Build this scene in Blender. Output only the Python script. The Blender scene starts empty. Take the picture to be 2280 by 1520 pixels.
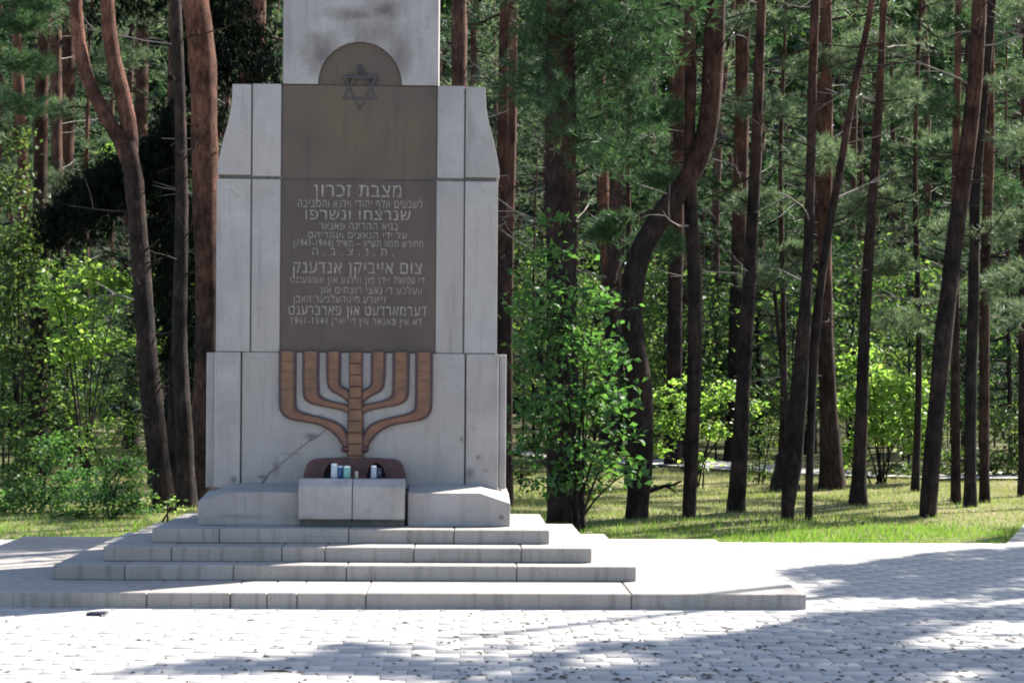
import bpy, bmesh, math, random
import numpy as np
from mathutils import Vector, Matrix, geometry

random.seed(7)
rng = np.random.default_rng(7)
SC = bpy.context.scene
COL = SC.collection

# ------------------------------------------------------------------ camera
F, YH, EYE = 3600.0, 859.0, 1.65          # focal length and horizon in photo pixels, eye height
CX, CY, YAW, ROLL = 0.911, -14.157, 0.03, 0.007
cam_d = bpy.data.cameras.new('camera')
cam = bpy.data.objects.new('camera', cam_d)
COL.objects.link(cam)
cam.matrix_world = (Matrix.Translation((CX, CY, EYE)) @ Matrix.Rotation(-YAW, 4, 'Z')
                    @ Matrix.Rotation(math.pi / 2, 4, 'X') @ Matrix.Rotation(ROLL, 4, 'Z'))
cam_d.sensor_width = 36
cam_d.lens = 36 * F / 2280
cam_d.shift_y = (YH - 760) / 2280
cam_d.clip_end = 2000
SC.camera = cam

# ------------------------------------------------------------------ light
SUN_AZ, SUN_EL = math.radians(37), math.radians(43)      # azimuth from +X towards +Y
SUN = np.array([math.cos(SUN_EL) * math.cos(SUN_AZ), math.cos(SUN_EL) * math.sin(SUN_AZ), math.sin(SUN_EL)])
W = bpy.data.worlds.new('World')
SC.world = W
W.use_nodes = True
wn = W.node_tree.nodes
sky = wn.new('ShaderNodeTexSky')
sky.sky_type = 'NISHITA'
sky.sun_disc = False
sky.sun_elevation = SUN_EL
sky.sun_rotation = math.pi / 2 - SUN_AZ
sky.air_density = 1.0
sky.dust_density = 1.0
bg = wn['Background']
bg.inputs['Strength'].default_value = 0.085
W.node_tree.links.new(sky.outputs[0], bg.inputs['Color'])
sd = bpy.data.lights.new('sun', 'SUN')
sd.energy = 5.0
sd.angle = math.radians(0.53)
sd.color = (1.0, 0.95, 0.86)
so = bpy.data.objects.new('sun', sd)
COL.objects.link(so)
so.rotation_euler = Vector(SUN.tolist()).to_track_quat('Z', 'Y').to_euler()
SC.view_settings.view_transform = 'Standard'
SC.view_settings.look = 'None'
SC.view_settings.gamma = 1
SC.view_settings.exposure = 1.85
SC.view_settings.use_curve_mapping = False
SC.cycles.filter_width = 1.9
SC.cycles.max_bounces = 6
SC.cycles.diffuse_bounces = 3
SC.cycles.transmission_bounces = 4
SC.cycles.caustics_reflective = False
SC.cycles.caustics_refractive = False


# ------------------------------------------------------------------ photo pixel <-> place
def ray(u, v):
    du, dv = u - 1140, v - YH
    c, s = math.cos(ROLL), math.sin(ROLL)
    return c * du + s * dv, -s * du + c * dv


def at(u, v, d):
    """the point seen at photo pixel (u, v), d metres in front of the camera"""
    a, b = ray(u, v)
    x, z = a / F * d, -b / F * d
    c, s = math.cos(YAW), math.sin(YAW)
    return np.array([CX + c * x + s * d, CY - s * x + c * d, EYE + z])


def dist(u, v, z=0.0):
    return (EYE - z) * F / ray(u, v)[1]


def ground(u, v, z=0.0):
    return at(u, v, dist(u, v, z))


def to_px(P):
    P = np.atleast_2d(P)
    X, Y, Z = P[:, 0] - CX, P[:, 1] - CY, P[:, 2] - EYE
    c, s = math.cos(YAW), math.sin(YAW)
    x, y = c * X - s * Y, s * X + c * Y
    y = np.where(y < 0.5, 0.5, y)
    a, b = F * x / y, -F * Z / y
    c, s = math.cos(ROLL), math.sin(ROLL)
    return np.stack([1140 + c * a - s * b, YH + s * a + c * b], 1)


def inside(poly, P):
    poly = np.asarray(poly, float)
    x, y = P[:, 0], P[:, 1]
    r = np.zeros(len(P), bool)
    j = len(poly) - 1
    for i in range(len(poly)):
        xi, yi = poly[i]
        xj, yj = poly[j]
        if yi != yj:
            r ^= ((yi > y) != (yj > y)) & (x < (xj - xi) * (y - yi) / (yj - yi) + xi)
        j = i
    return r


def vnoise(x, y, seed=0):
    """smooth 2-D value noise in 0..1, vectorised"""
    x, y = np.asarray(x, float), np.asarray(y, float)
    xi, yi = np.floor(x).astype(np.int64), np.floor(y).astype(np.int64)
    fx, fy = x - xi, y - yi
    fx, fy = fx * fx * (3 - 2 * fx), fy * fy * (3 - 2 * fy)

    def h(a, b):
        n = (a * 374761393 + b * 668265263 + seed * 974634777) & 0x7fffffff
        n = ((n ^ (n >> 13)) * 1274126177) & 0x7fffffff
        return ((n ^ (n >> 16)) & 0xffff) / 65535.0
    return ((h(xi, yi) * (1 - fx) + h(xi + 1, yi) * fx) * (1 - fy)
            + (h(xi, yi + 1) * (1 - fx) + h(xi + 1, yi + 1) * fx) * fy)


# ------------------------------------------------------------------ materials
def nodes_of(name):
    m = bpy.data.materials.new(name)
    m.use_nodes = True
    t = m.node_tree
    return m, t, t.nodes['Principled BSDF']


def N(t, kind, **kw):
    n = t.nodes.new(kind)
    for k, v in kw.items():
        if k in n.inputs.keys():
            n.inputs[k].default_value = v
        else:
            setattr(n, k, v)
    return n


def ramp(t, stops, src=None):
    n = t.nodes.new('ShaderNodeValToRGB')
    e = n.color_ramp.elements
    while len(e) < len(stops):
        e.new(0.5)
    for el, (p, c) in zip(e, stops):
        el.position = p
        el.color = (*c, 1) if len(c) == 3 else c
    if src is not None:
        t.links.new(src, n.inputs['Fac'])
    return n


def mixc(t, fac, a, b, mode='MIX'):
    n = t.nodes.new('ShaderNodeMix')
    n.data_type = 'RGBA'
    n.blend_type = mode
    for sock, val in ((n.inputs['Factor'], fac), (n.inputs['A'], a), (n.inputs['B'], b)):
        if isinstance(val, (int, float)):
            sock.default_value = val
        elif isinstance(val, tuple):
            sock.default_value = (*val, 1)
        else:
            t.links.new(val, sock)
    return n.outputs['Result']


def stone(name, base, dark, rough=0.75, speck=0.5, stain=0.5, streak=0.0, warm=None, per_piece=0.0, bump=0.12):
    m, t, b = nodes_of(name)
    g = N(t, 'ShaderNodeNewGeometry')
    n1 = N(t, 'ShaderNodeTexNoise', Scale=2.2, Detail=7.0, Roughness=0.62)
    n2 = N(t, 'ShaderNodeTexNoise', Scale=70.0, Detail=3.0, Roughness=0.7)
    for n in (n1, n2):
        t.links.new(g.outputs['Position'], n.inputs['Vector'])
    r1 = ramp(t, [(0.34, (0, 0, 0)), (0.66, (1, 1, 1))], n1.outputs['Fac'])
    col = mixc(t, r1.outputs['Color'], tuple(c * (1 - 0.28 * stain) for c in base), tuple(min(1, c * 1.07) for c in base))
    if warm:
        n5 = N(t, 'ShaderNodeTexNoise', Scale=0.9, Detail=4.0)
        t.links.new(g.outputs['Position'], n5.inputs['Vector'])
        rw = ramp(t, [(0.45, (0, 0, 0)), (0.62, (1, 1, 1))], n5.outputs['Fac'])
        col = mixc(t, rw.outputs['Color'], col, warm)
    r2 = ramp(t, [(0.32, (0, 0, 0)), (0.62, (1, 1, 1))], n2.outputs['Fac'])
    col = mixc(t, r2.outputs['Color'], mixc(t, speck, col, dark), col)
    # blotches of grime
    n3 = N(t, 'ShaderNodeTexNoise', Scale=4.5, Detail=8.0, Roughness=0.7, Distortion=0.4)
    t.links.new(g.outputs['Position'], n3.inputs['Vector'])
    r3 = ramp(t, [(0.61, (0, 0, 0)), (0.74, (1, 1, 1))], n3.outputs['Fac'])
    col = mixc(t, mixc(t, stain * 0.7, (0, 0, 0), r3.outputs['Color']), col, dark)
    if streak:
        mp = N(t, 'ShaderNodeMapping')
        mp.inputs['Scale'].default_value = (9, 9, 0.9)
        t.links.new(g.outputs['Position'], mp.inputs['Vector'])
        n4 = N(t, 'ShaderNodeTexNoise', Scale=1.6, Detail=4.0, Roughness=0.6)
        t.links.new(mp.outputs[0], n4.inputs['Vector'])
        r4 = ramp(t, [(0.52, (0, 0, 0)), (0.75, (1, 1, 1))], n4.outputs['Fac'])
        col = mixc(t, mixc(t, streak, (0, 0, 0), r4.outputs['Color']), col, dark)
    if per_piece:
        oi = N(t, 'ShaderNodeObjectInfo')
        mr = N(t, 'ShaderNodeMapRange')
        mr.inputs['To Min'].default_value = 1 - per_piece
        mr.inputs['To Max'].default_value = 1 + per_piece * 0.6
        t.links.new(oi.outputs['Random'], mr.inputs['Value'])
        cmb = N(t, 'ShaderNodeCombineColor')
        for k in range(3):
            t.links.new(mr.outputs[0], cmb.inputs[k])
        col = mixc(t, 1.0, col, cmb.outputs[0], 'MULTIPLY')
    t.links.new(col, b.inputs['Base Color'])
    b.inputs['Roughness'].default_value = rough
    b.inputs['Specular IOR Level'].default_value = 0.3
    bp = N(t, 'ShaderNodeBump', Strength=bump, Distance=0.02)
    t.links.new(n2.outputs['Fac'], bp.inputs['Height'])
    t.links.new(bp.outputs[0], b.inputs['Normal'])
    return m


def plain(name, c, rough=0.6, metal=0.0, var=0.25, scale=18.0, trans=0.0):
    m, t, b = nodes_of(name)
    n1 = N(t, 'ShaderNodeTexNoise', Scale=scale, Detail=5.0)
    g = N(t, 'ShaderNodeNewGeometry')
    t.links.new(g.outputs['Position'], n1.inputs['Vector'])
    r = ramp(t, [(0.3, tuple(x * (1 - var) for x in c)), (0.7, tuple(min(1, x * (1 + var)) for x in c))], n1.outputs['Fac'])
    t.links.new(r.outputs[0], b.inputs['Base Color'])
    b.inputs['Roughness'].default_value = rough
    b.inputs['Metallic'].default_value = metal
    b.inputs['Transmission Weight'].default_value = trans
    bp = N(t, 'ShaderNodeBump', Strength=0.15, Distance=0.01)
    t.links.new(n1.outputs['Fac'], bp.inputs['Height'])
    t.links.new(bp.outputs[0], b.inputs['Normal'])
    return m


def bark(name, low, high, z0, z1, grey):
    """scots pine bark: grey-brown plates low down, thin orange bark higher up the stem"""
    m, t, b = nodes_of(name)
    g = N(t, 'ShaderNodeNewGeometry')
    sp = N(t, 'ShaderNodeSeparateXYZ')
    t.links.new(g.outputs['Position'], sp.inputs[0])
    mp = N(t, 'ShaderNodeMapping')
    mp.inputs['Scale'].default_value = (13, 13, 4.2)
    t.links.new(g.outputs['Position'], mp.inputs['Vector'])
    n1 = N(t, 'ShaderNodeTexNoise', Scale=1.5, Detail=6.0, Roughness=0.65)
    t.links.new(mp.outputs[0], n1.inputs['Vector'])
    vo = N(t, 'ShaderNodeTexVoronoi', Scale=2.2)
    vo.feature = 'DISTANCE_TO_EDGE'
    nw = mixc(t, 0.6, mp.outputs[0], n1.outputs['Color'])
    t.links.new(nw, vo.inputs['Vector'])
    mr = N(t, 'ShaderNodeMapRange')
    mr.inputs['From Min'].default_value = z0
    mr.inputs['From Max'].default_value = z1
    t.links.new(sp.outputs['Z'], mr.inputs['Value'])
    n2 = N(t, 'ShaderNodeTexNoise', Scale=1.3, Detail=4.0)
    t.links.new(g.outputs['Position'], n2.inputs['Vector'])
    ma = N(t, 'ShaderNodeMath', operation='MULTIPLY_ADD')
    ma.inputs[1].default_value = 1.2
    ma.inputs[2].default_value = -0.6
    t.links.new(n2.outputs['Fac'], ma.inputs[0])
    ad = N(t, 'ShaderNodeMath', operation='ADD', use_clamp=True)
    t.links.new(mr.outputs[0], ad.inputs[0])
    t.links.new(ma.outputs[0], ad.inputs[1])
    cl = ramp(t, [(0.3, tuple(x * 0.45 for x in low)), (0.52, low), (0.72, grey)], n1.outputs['Fac'])
    ch = ramp(t, [(0.3, tuple(x * 0.4 for x in high)), (0.5, high), (0.75, tuple(min(1, x * 1.3) for x in high))], n1.outputs['Fac'])
    col = mixc(t, ad.outputs[0], cl.outputs[0], ch.outputs[0])
    cr = ramp(t, [(0.0, (0.78, 0.76, 0.76)), (0.10, (1, 1, 1))], vo.outputs['Distance'])
    col = mixc(t, 1.0, col, cr.outputs[0], 'MULTIPLY')
    n6 = N(t, 'ShaderNodeTexNoise', Scale=2.6, Detail=5.0, Roughness=0.6)
    t.links.new(g.outputs['Position'], n6.inputs['Vector'])
    r6 = ramp(t, [(0.32, (0.42, 0.40, 0.40)), (0.5, (0.9, 0.9, 0.9)), (0.68, (1.45, 1.38, 1.35))], n6.outputs['Fac'])
    col = mixc(t, 1.0, col, r6.outputs[0], 'MULTIPLY')
    t.links.new(col, b.inputs['Base Color'])
    b.inputs['Roughness'].default_value = 0.9
    b.inputs['Specular IOR Level'].default_value = 0.15
    bp = N(t, 'ShaderNodeBump', Strength=0.9, Distance=0.03)
    t.links.new(cr.outputs[0], bp.inputs['Height'])
    t.links.new(bp.outputs[0], b.inputs['Normal'])
    return m


def leaf(name, cols, trans=0.45, rough=0.5, spec=0.2, tcol=None):
    """thin leaves: diffuse and light coming through, each leaf a little different"""
    m, t, b = nodes_of(name)
    g = N(t, 'ShaderNodeNewGeometry')
    oi = N(t, 'ShaderNodeObjectInfo')
    ad = N(t, 'ShaderNodeMath', operation='MULTIPLY_ADD')
    t.links.new(oi.outputs['Random'], ad.inputs[0])
    ad.inputs[1].default_value = 0.3
    t.links.new(g.outputs['Random Per Island'], ad.inputs[2])
    fr = N(t, 'ShaderNodeMath', operation='FRACT')
    t.links.new(ad.outputs[0], fr.inputs[0])
    k = len(cols)
    r = ramp(t, [(i / max(1, k - 1), c) for i, c in enumerate(cols)], fr.outputs[0])
    t.links.new(r.outputs[0], b.inputs['Base Color'])
    b.inputs['Roughness'].default_value = rough
    b.inputs['Specular IOR Level'].default_value = spec
    tr = N(t, 'ShaderNodeBsdfTranslucent')
    tc = mixc(t, 1.0, r.outputs[0], tcol or (1.5, 1.7, 0.7), 'MULTIPLY')
    t.links.new(tc, tr.inputs['Color'])
    mx = N(t, 'ShaderNodeMixShader')
    mx.inputs[0].default_value = trans
    t.links.new(b.outputs[0], mx.inputs[1])
    t.links.new(tr.outputs[0], mx.inputs[2])
    t.links.new(mx.outputs[0], t.nodes['Material Output'].inputs['Surface'])
    return m


M = {}
GREY, GDARK = (0.350, 0.330, 0.325), (0.12, 0.105, 0.10)
M['granite'] = stone('grey_granite', GREY, GDARK, 0.62, 0.30, 0.85, 0.40, warm=(0.335, 0.306, 0.284), per_piece=0.10)
M['granite_warm'] = stone('warm_grey_granite', (0.350, 0.322, 0.308), GDARK, 0.65, 0.25, 0.85, 0.40, per_piece=0.08)
M['granite_sooty'] = stone('sooty_granite', (0.35, 0.33, 0.325), (0.09, 0.075, 0.075), 0.65, 0.3, 0.9, 0.3)
M['step'] = stone('step_stone', (0.33, 0.30, 0.275), (0.13, 0.115, 0.105), 0.8, 0.25, 0.35, 0.75, per_piece=0.08)
M['joint'] = plain('dark_joint', (0.10, 0.095, 0.09), 0.95)
M['slab'] = stone('brown_slab', (0.086, 0.064, 0.053), (0.050, 0.040, 0.036), 0.5, 0.3, 0.6, 0.5, warm=(0.108, 0.078, 0.050), bump=0.05)
M['plaque'] = stone('plum_brown_plaque', (0.076, 0.056, 0.050), (0.045, 0.036, 0.036), 0.5, 0.3, 0.6, 0.5, warm=(0.092, 0.062, 0.052), bump=0.05)
M['letters'] = plain('pale_lettering', (0.23, 0.205, 0.175), 0.8, var=0.45, scale=30)
M['star'] = plain('black_iron', (0.050, 0.044, 0.046), 0.75)
M['bronze'] = plain('golden_brown_bronze', (0.128, 0.057, 0.026), 0.45, var=0.35, scale=9.0)
M['bronze_red'] = plain('red_brown_bronze', (0.122, 0.048, 0.025), 0.45, var=0.3, scale=9.0)
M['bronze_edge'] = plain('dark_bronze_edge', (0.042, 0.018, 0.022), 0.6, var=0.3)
M['maroon'] = plain('maroon_bronze', (0.065, 0.022, 0.024), 0.6, var=0.3)
M['void'] = plain('recess_shade_black', (0.012, 0.010, 0.014), 0.9)  # flat black that paints in the shade inside the arched recesses
M['paver'] = stone('pale_paver', (0.385, 0.368, 0.355), (0.17, 0.16, 0.155), 0.85, 0.3, 0.5, per_piece=0.12)
M['paver_many'] = stone('pale_paver_far', (0.38, 0.365, 0.352), (0.17, 0.165, 0.16), 0.85, 0.3, 0.5)
M['sand'] = stone('sandy_joint', (0.34, 0.322, 0.30), (0.14, 0.13, 0.11), 0.95, 0.4, 0.5)
M['road'] = stone('pale_track', (0.42, 0.40, 0.37), (0.25, 0.23, 0.2), 0.95, 0.3, 0.4)
M['bark'] = bark('pine_bark', (0.024, 0.018, 0.017), (0.080, 0.037, 0.026), 3.4, 7.0, (0.042, 0.034, 0.031))
M['bark_red'] = bark('red_pine_bark', (0.036, 0.023, 0.020), (0.135, 0.062, 0.043), 2.4, 6.2, (0.075, 0.052, 0.046))
M['bark_dark'] = bark('dark_bark', (0.026, 0.021, 0.02), (0.06, 0.035, 0.028), 4.0, 12.0, (0.04, 0.033, 0.03))
M['dead'] = plain('bleached_dead_wood', (0.16, 0.145, 0.13), 0.9, var=0.5, scale=6)
M['needle'] = leaf('pine_needles', [(0.020, 0.050, 0.032), (0.036, 0.080, 0.044), (0.060, 0.105, 0.052), (0.085, 0.125, 0.058)], 0.36, tcol=(1.3, 1.5, 0.9))
M['needle_grey'] = leaf('grey_pine_needles', [(0.050, 0.085, 0.056), (0.085, 0.130, 0.080), (0.130, 0.172, 0.106), (0.118, 0.132, 0.086)], 0.42, tcol=(1.3, 1.4, 1.0))
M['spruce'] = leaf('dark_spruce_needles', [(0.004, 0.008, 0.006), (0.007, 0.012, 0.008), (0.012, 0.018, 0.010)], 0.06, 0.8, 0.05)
M['maple'] = leaf('broad_green_leaves', [(0.040, 0.100, 0.040), (0.065, 0.140, 0.052), (0.095, 0.175, 0.066)], 0.5, 0.5, 0.25)
M['fresh'] = leaf('fresh_green_leaves', [(0.12, 0.21, 0.06), (0.18, 0.28, 0.08), (0.25, 0.33, 0.12)], 0.6, 0.4, 0.3, tcol=(1.35, 1.5, 0.7))
M['sapling'] = leaf('mixed_sapling_leaves', [(0.035, 0.075, 0.030), (0.060, 0.110, 0.042), (0.090, 0.140, 0.052), (0.125, 0.165, 0.075)], 0.5)
M['bark_far'] = bark('far_pine_bark', (0.026, 0.020, 0.019), (0.105, 0.056, 0.043), 2.5, 8.0, (0.05, 0.042, 0.04))
M['brush'] = leaf('dull_green_leaves', [(0.040, 0.072, 0.030), (0.060, 0.105, 0.042), (0.095, 0.130, 0.056), (0.105, 0.110, 0.062)], 0.45)
M['grass'] = leaf('grass_blades', [(0.085, 0.160, 0.035), (0.115, 0.195, 0.045), (0.160, 0.215, 0.065)], 0.5)
M['dry_grass'] = leaf('dry_grass_blades', [(0.25, 0.27, 0.11), (0.33, 0.32, 0.17), (0.19, 0.25, 0.085)], 0.35, tcol=(1.2, 1.2, 0.8))
M['far'] = leaf('far_foliage', [(0.030, 0.060, 0.034), (0.050, 0.095, 0.048), (0.080, 0.125, 0.064), (0.110, 0.145, 0.080)], 0.42)


def forest_floor():
    m, t, b = nodes_of('forest_floor')
    g = N(t, 'ShaderNodeNewGeometry')
    n1 = N(t, 'ShaderNodeTexNoise', Scale=0.7, Detail=8.0, Roughness=0.65)
    n2 = N(t, 'ShaderNodeTexNoise', Scale=14.0, Detail=6.0, Roughness=0.7)
    t.links.new(g.outputs['Position'], n1.inputs['Vector'])
    t.links.new(g.outputs['Position'], n2.inputs['Vector'])
    a = ramp(t, [(0.3, (0.045, 0.06, 0.022)), (0.5, (0.11, 0.12, 0.05)), (0.62, (0.17, 0.15, 0.09)), (0.75, (0.08, 0.11, 0.035))], n1.outputs['Fac'])
    d = ramp(t, [(0.3, (0.45, 0.42, 0.4)), (0.65, (1, 1, 1))], n2.outputs['Fac'])
    # the mown clearing beside the court: pale dry turf, ragged towards the wood
    sp = N(t, 'ShaderNodeSeparateXYZ')
    t.links.new(g.outputs['Position'], sp.inputs[0])
    n3 = N(t, 'ShaderNodeTexNoise', Scale=0.35, Detail=5.0)
    t.links.new(g.outputs['Position'], n3.inputs['Vector'])
    ma = N(t, 'ShaderNodeMath', operation='MULTIPLY_ADD')
    t.links.new(n3.outputs['Fac'], ma.inputs[0])
    ma.inputs[1].default_value = 14.0
    t.links.new(sp.outputs['Y'], ma.inputs[2])
    mr = N(t, 'ShaderNodeMapRange')
    mr.inputs['From Min'].default_value = 25.0
    mr.inputs['From Max'].default_value = 21.0
    t.links.new(ma.outputs[0], mr.inputs['Value'])
    e = ramp(t, [(0.3, (0.15, 0.17, 0.06)), (0.5, (0.27, 0.26, 0.13)), (0.7, (0.33, 0.29, 0.18))], n1.outputs['Fac'])
    a = mixc(t, mr.outputs[0], a.outputs[0], e.outputs[0])
    t.links.new(mixc(t, 1.0, a, d.outputs[0], 'MULTIPLY'), b.inputs['Base Color'])
    b.inputs['Roughness'].default_value = 1.0
    b.inputs['Specular IOR Level'].default_value = 0.1
    bp = N(t, 'ShaderNodeBump', Strength=0.8, Distance=0.08)
    t.links.new(n2.outputs['Fac'], bp.inputs['Height'])
    t.links.new(bp.outputs[0], b.inputs['Normal'])
    return m


M['floor'] = forest_floor()


# ------------------------------------------------------------------ mesh helpers
def mesh_np(name, V, T, mats, mi=None, smooth=False):
    """triangles or quads (one kind per call) from arrays"""
    V = np.asarray(V, np.float32)
    T = np.asarray(T, np.int32)
    me = bpy.data.meshes.new(name)
    k = T.shape[1]
    me.vertices.add(len(V))
    me.vertices.foreach_set('co', V.ravel())
    me.loops.add(T.size)
    me.loops.foreach_set('vertex_index', T.ravel())
    me.polygons.add(len(T))
    me.polygons.foreach_set('loop_start', np.arange(0, T.size, k, dtype=np.int32))
    me.polygons.foreach_set('loop_total', np.full(len(T), k, np.int32))
    for m in mats:
        me.materials.append(m)
    if mi is not None:
        me.polygons.foreach_set('material_index', np.asarray(mi, np.int32))
    if smooth:
        me.polygons.foreach_set('use_smooth', np.ones(len(T), bool))
    me.update(calc_edges=True)
    return me


class Geo:
    """collects quads (triangles are stored as quads with a repeated corner split off)"""

    def __init__(self):
        self.v, self.f, self.m, self.n = [], [], [], 0

    def add(self, V, Fc, mi=0):
        V = np.asarray(V, float).reshape(-1, 3)
        Fc = np.asarray(Fc, int)
        if Fc.shape[1] == 4:
            Fc = np.concatenate([Fc[:, [0, 1, 2]], Fc[:, [0, 2, 3]]])
        self.v.append(V)
        self.f.append(Fc + self.n)
        self.m.append(np.full(len(Fc), mi))
        self.n += len(V)

    def tube(self, P, R, sides=8, mi=0, rough=0.0, cap=True):
        P = np.asarray(P, float)
        R = np.asarray(R, float)
        n = len(P)
        T = np.gradient(P, axis=0)
        T /= np.linalg.norm(T, axis=1)[:, None] + 1e-9
        up = np.array([0, 0, 1.0]) if abs(T[:, 2]).mean() < 0.8 else np.array([1.0, 0, 0])
        A = np.cross(T, up)
        A /= np.linalg.norm(A, axis=1)[:, None] + 1e-9
        B = np.cross(T, A)
        th = np.linspace(0, 2 * math.pi, sides, endpoint=False)
        rr = R[:, None] * (1 + rough * (rng.random((n, sides)) - 0.5) * 2)
        V = (P[:, None, :] + rr[..., None] * (np.cos(th)[None, :, None] * A[:, None, :] + np.sin(th)[None, :, None] * B[:, None, :])).reshape(-1, 3)
        i = np.arange(n - 1)[:, None] * sides
        j = np.arange(sides)[None, :]
        k = (j + 1) % sides
        Fq = np.stack([i + j, i + k, i + sides + k, i + sides + j], -1).reshape(-1, 4)
        self.add(V, Fq, mi)
        if cap:
            e = (n - 1) * sides
            Vc = np.concatenate([V[e:e + sides], P[-1:]])
            self.add(Vc, np.array([[q, (q + 1) % sides, sides] for q in range(sides)]), mi)

    def mesh(self, name, mats, smooth=False):
        return mesh_np(name, np.concatenate(self.v), np.concatenate(self.f), mats, np.concatenate(self.m), smooth)


def link(name, me, parent=None, loc=None):
    o = bpy.data.objects.new(name, me)
    COL.objects.link(o)
    if parent is not None:
        o.parent = parent
    if loc is not None:
        o.location = loc
    return o


def thing(name, label, cat, loc=(0, 0, 0), group=None):
    o = bpy.data.objects.new(name, None)
    o.empty_display_size = 0.2
    COL.objects.link(o)
    o.location = loc
    return tag(o, label, cat, group)


def tag(o, label, cat, group=None):
    o['label'] = label
    o['category'] = cat
    if group:
        o['group'] = group
    return o


def struct(name, me, label=None):
    o = link(name, me)
    o['kind'] = 'structure'
    if label:
        o['label'] = label
    return o


def stuff(name, me, label=None, cat=None, parent=None):
    o = link(name, me, parent)
    o['kind'] = 'stuff'
    if label:
        o['label'] = label
    if cat:
        o['category'] = cat
    return o


def bm_mesh(name, bm, mats, bevel=0.0, seg=2):
    if bevel:
        bmesh.ops.bevel(bm, geom=list(bm.edges), offset=bevel, segments=seg, affect='EDGES', profile=0.6, clamp_overlap=True)
    bmesh.ops.recalc_face_normals(bm, faces=bm.faces)
    me = bpy.data.meshes.new(name)
    bm.to_mesh(me)
    bm.free()
    for m in (mats if isinstance(mats, (list, tuple)) else [mats]):
        me.materials.append(m)
    return me


def box(name, x0, x1, y0, y1, z0, z1, mat, parent=None, bevel=0.006, seg=1):
    bm = bmesh.new()
    bmesh.ops.create_cube(bm, size=1)
    for v in bm.verts:
        v.co = Vector(((x0 + x1) / 2 + v.co.x * (x1 - x0), (y0 + y1) / 2 + v.co.y * (y1 - y0), (z0 + z1) / 2 + v.co.z * (z1 - z0)))
    return link(name, bm_mesh(name, bm, mat, bevel, seg), parent)


def prism(name, poly, y0, y1, mat, parent=None, bevel=0.006, seg=1):
    """outline in x, z pushed from y0 (front) to y1"""
    bm = bmesh.new()
    a = [bm.verts.new((x, y0, z)) for x, z in poly]
    b = [bm.verts.new((x, y1, z)) for x, z in poly]
    n = len(poly)
    bm.faces.new(a)
    bm.faces.new(b[::-1])
    for i in range(n):
        bm.faces.new((a[i], b[i], b[(i + 1) % n], a[(i + 1) % n]))
    bmesh.ops.recalc_face_normals(bm, faces=bm.faces)
    me = bm_mesh(name, bm, mat, bevel, seg)
    return link(name, me, parent)


# ------------------------------------------------------------------ where shade may fall (sun gaps in the canopy)
SHADE_RIGHT = [(1735, 1268), (1900, 1254), (2080, 1228), (2500, 1203), (2500, 1326), (2150, 1331), (1900, 1334), (1820, 1326), (1780, 1290)]
SHADE_FRONT = [(200, 1503), (420, 1470), (700, 1461), (760, 1428), (900, 1440), (1170, 1437), (1180, 1446), (1010, 1484), (1080, 1478), (1250, 1450),
               (1310, 1432), (1550, 1420), (1760, 1388), (1820, 1366), (2170, 1345), (2500, 1335), (2500, 1800), (900, 1800), (1000, 1512), (640, 1490)]
SUN_SPOTS = [[(1950, 1440), (2180, 1382), (2500, 1372), (2500, 1440), (2120, 1446)],
             [(1300, 1456), (1450, 1458), (1440, 1486), (1250, 1488)],
             [(2000, 1506), (2160, 1488), (2260, 1522), (2040, 1528)],
             [(850, 1450), (1010, 1446), (1100, 1462), (900, 1462)],
             [(1900, 1352), (2170, 1338), (2160, 1350), (1960, 1356)]]
SHADE_PATH = [(2150, 1203), (2262, 1176), (2420, 1140), (2500, 1140), (2500, 1206)]
SHADE_LEFT = [(-600, 1196), (270, 1200), (265, 1210), (120, 1228), (-600, 1240)]
LIT_GROUND = []           # (x, y, radius) of sunlit shrubs, filled below
for (u, v, d, r) in ((1980, 900, 28, 2.7), (1540, 930, 27, 2.2), (220, 690, 25, 2.0), (2210, 960, 30, 1.2), (1240, 780, 18.6, 1.1), (60, 560, 27, 1.4), (440, 620, 27, .8)):
    p = at(u, v, d)
    LIT_GROUND.append((*(p - SUN * (p[2] / SUN[2]))[:2], r))


def may_shade(P, deep=False):
    """True where a leaf at P would drop its shadow on ground that the photograph shows in shade"""
    P = np.atleast_2d(P)
    G = P - SUN[None, :] * (P[:, 2] / SUN[2])[:, None]
    G[:, 2] = 0
    px = to_px(G)
    x, y = G[:, 0], G[:, 1]
    ok = np.zeros(len(P), bool)
    plaza = y < 3.1
    n = vnoise(x * 1.1, y * 3.0, 3)
    fr = inside(SHADE_FRONT, px) | inside(SHADE_RIGHT, px) | inside(SHADE_LEFT, px)
    for h in SUN_SPOTS:
        fr &= ~inside(h, px)
    ok |= plaza & fr
    ok |= plaza & ((px[:, 1] > 1620) | (px[:, 0] > 2420)) & (y < 0) & (x > -2.0)
    near = (~plaza) & (y < 9.0)
    ok |= near & (vnoise(x * 0.55 + 3, y * 0.8, 5) > 0.70)
    ok |= (y >= 9.0) & (np.where(deep, vnoise(x * .22, y * .30, 15) < .60, n < .86))
    ok |= (x < -4.6) & (y > 3.9) & (vnoise(x * 0.7, y * 0.7, 9) < 0.72)
    ok |= inside(SHADE_PATH, px) & (y < 8) & (vnoise(x * 2.2, y * 1.3, 31) > .30)
    for cx, cy, r in LIT_GROUND:
        ok &= (x - cx) ** 2 + (y - cy) ** 2 > r * r
    return ok


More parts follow.
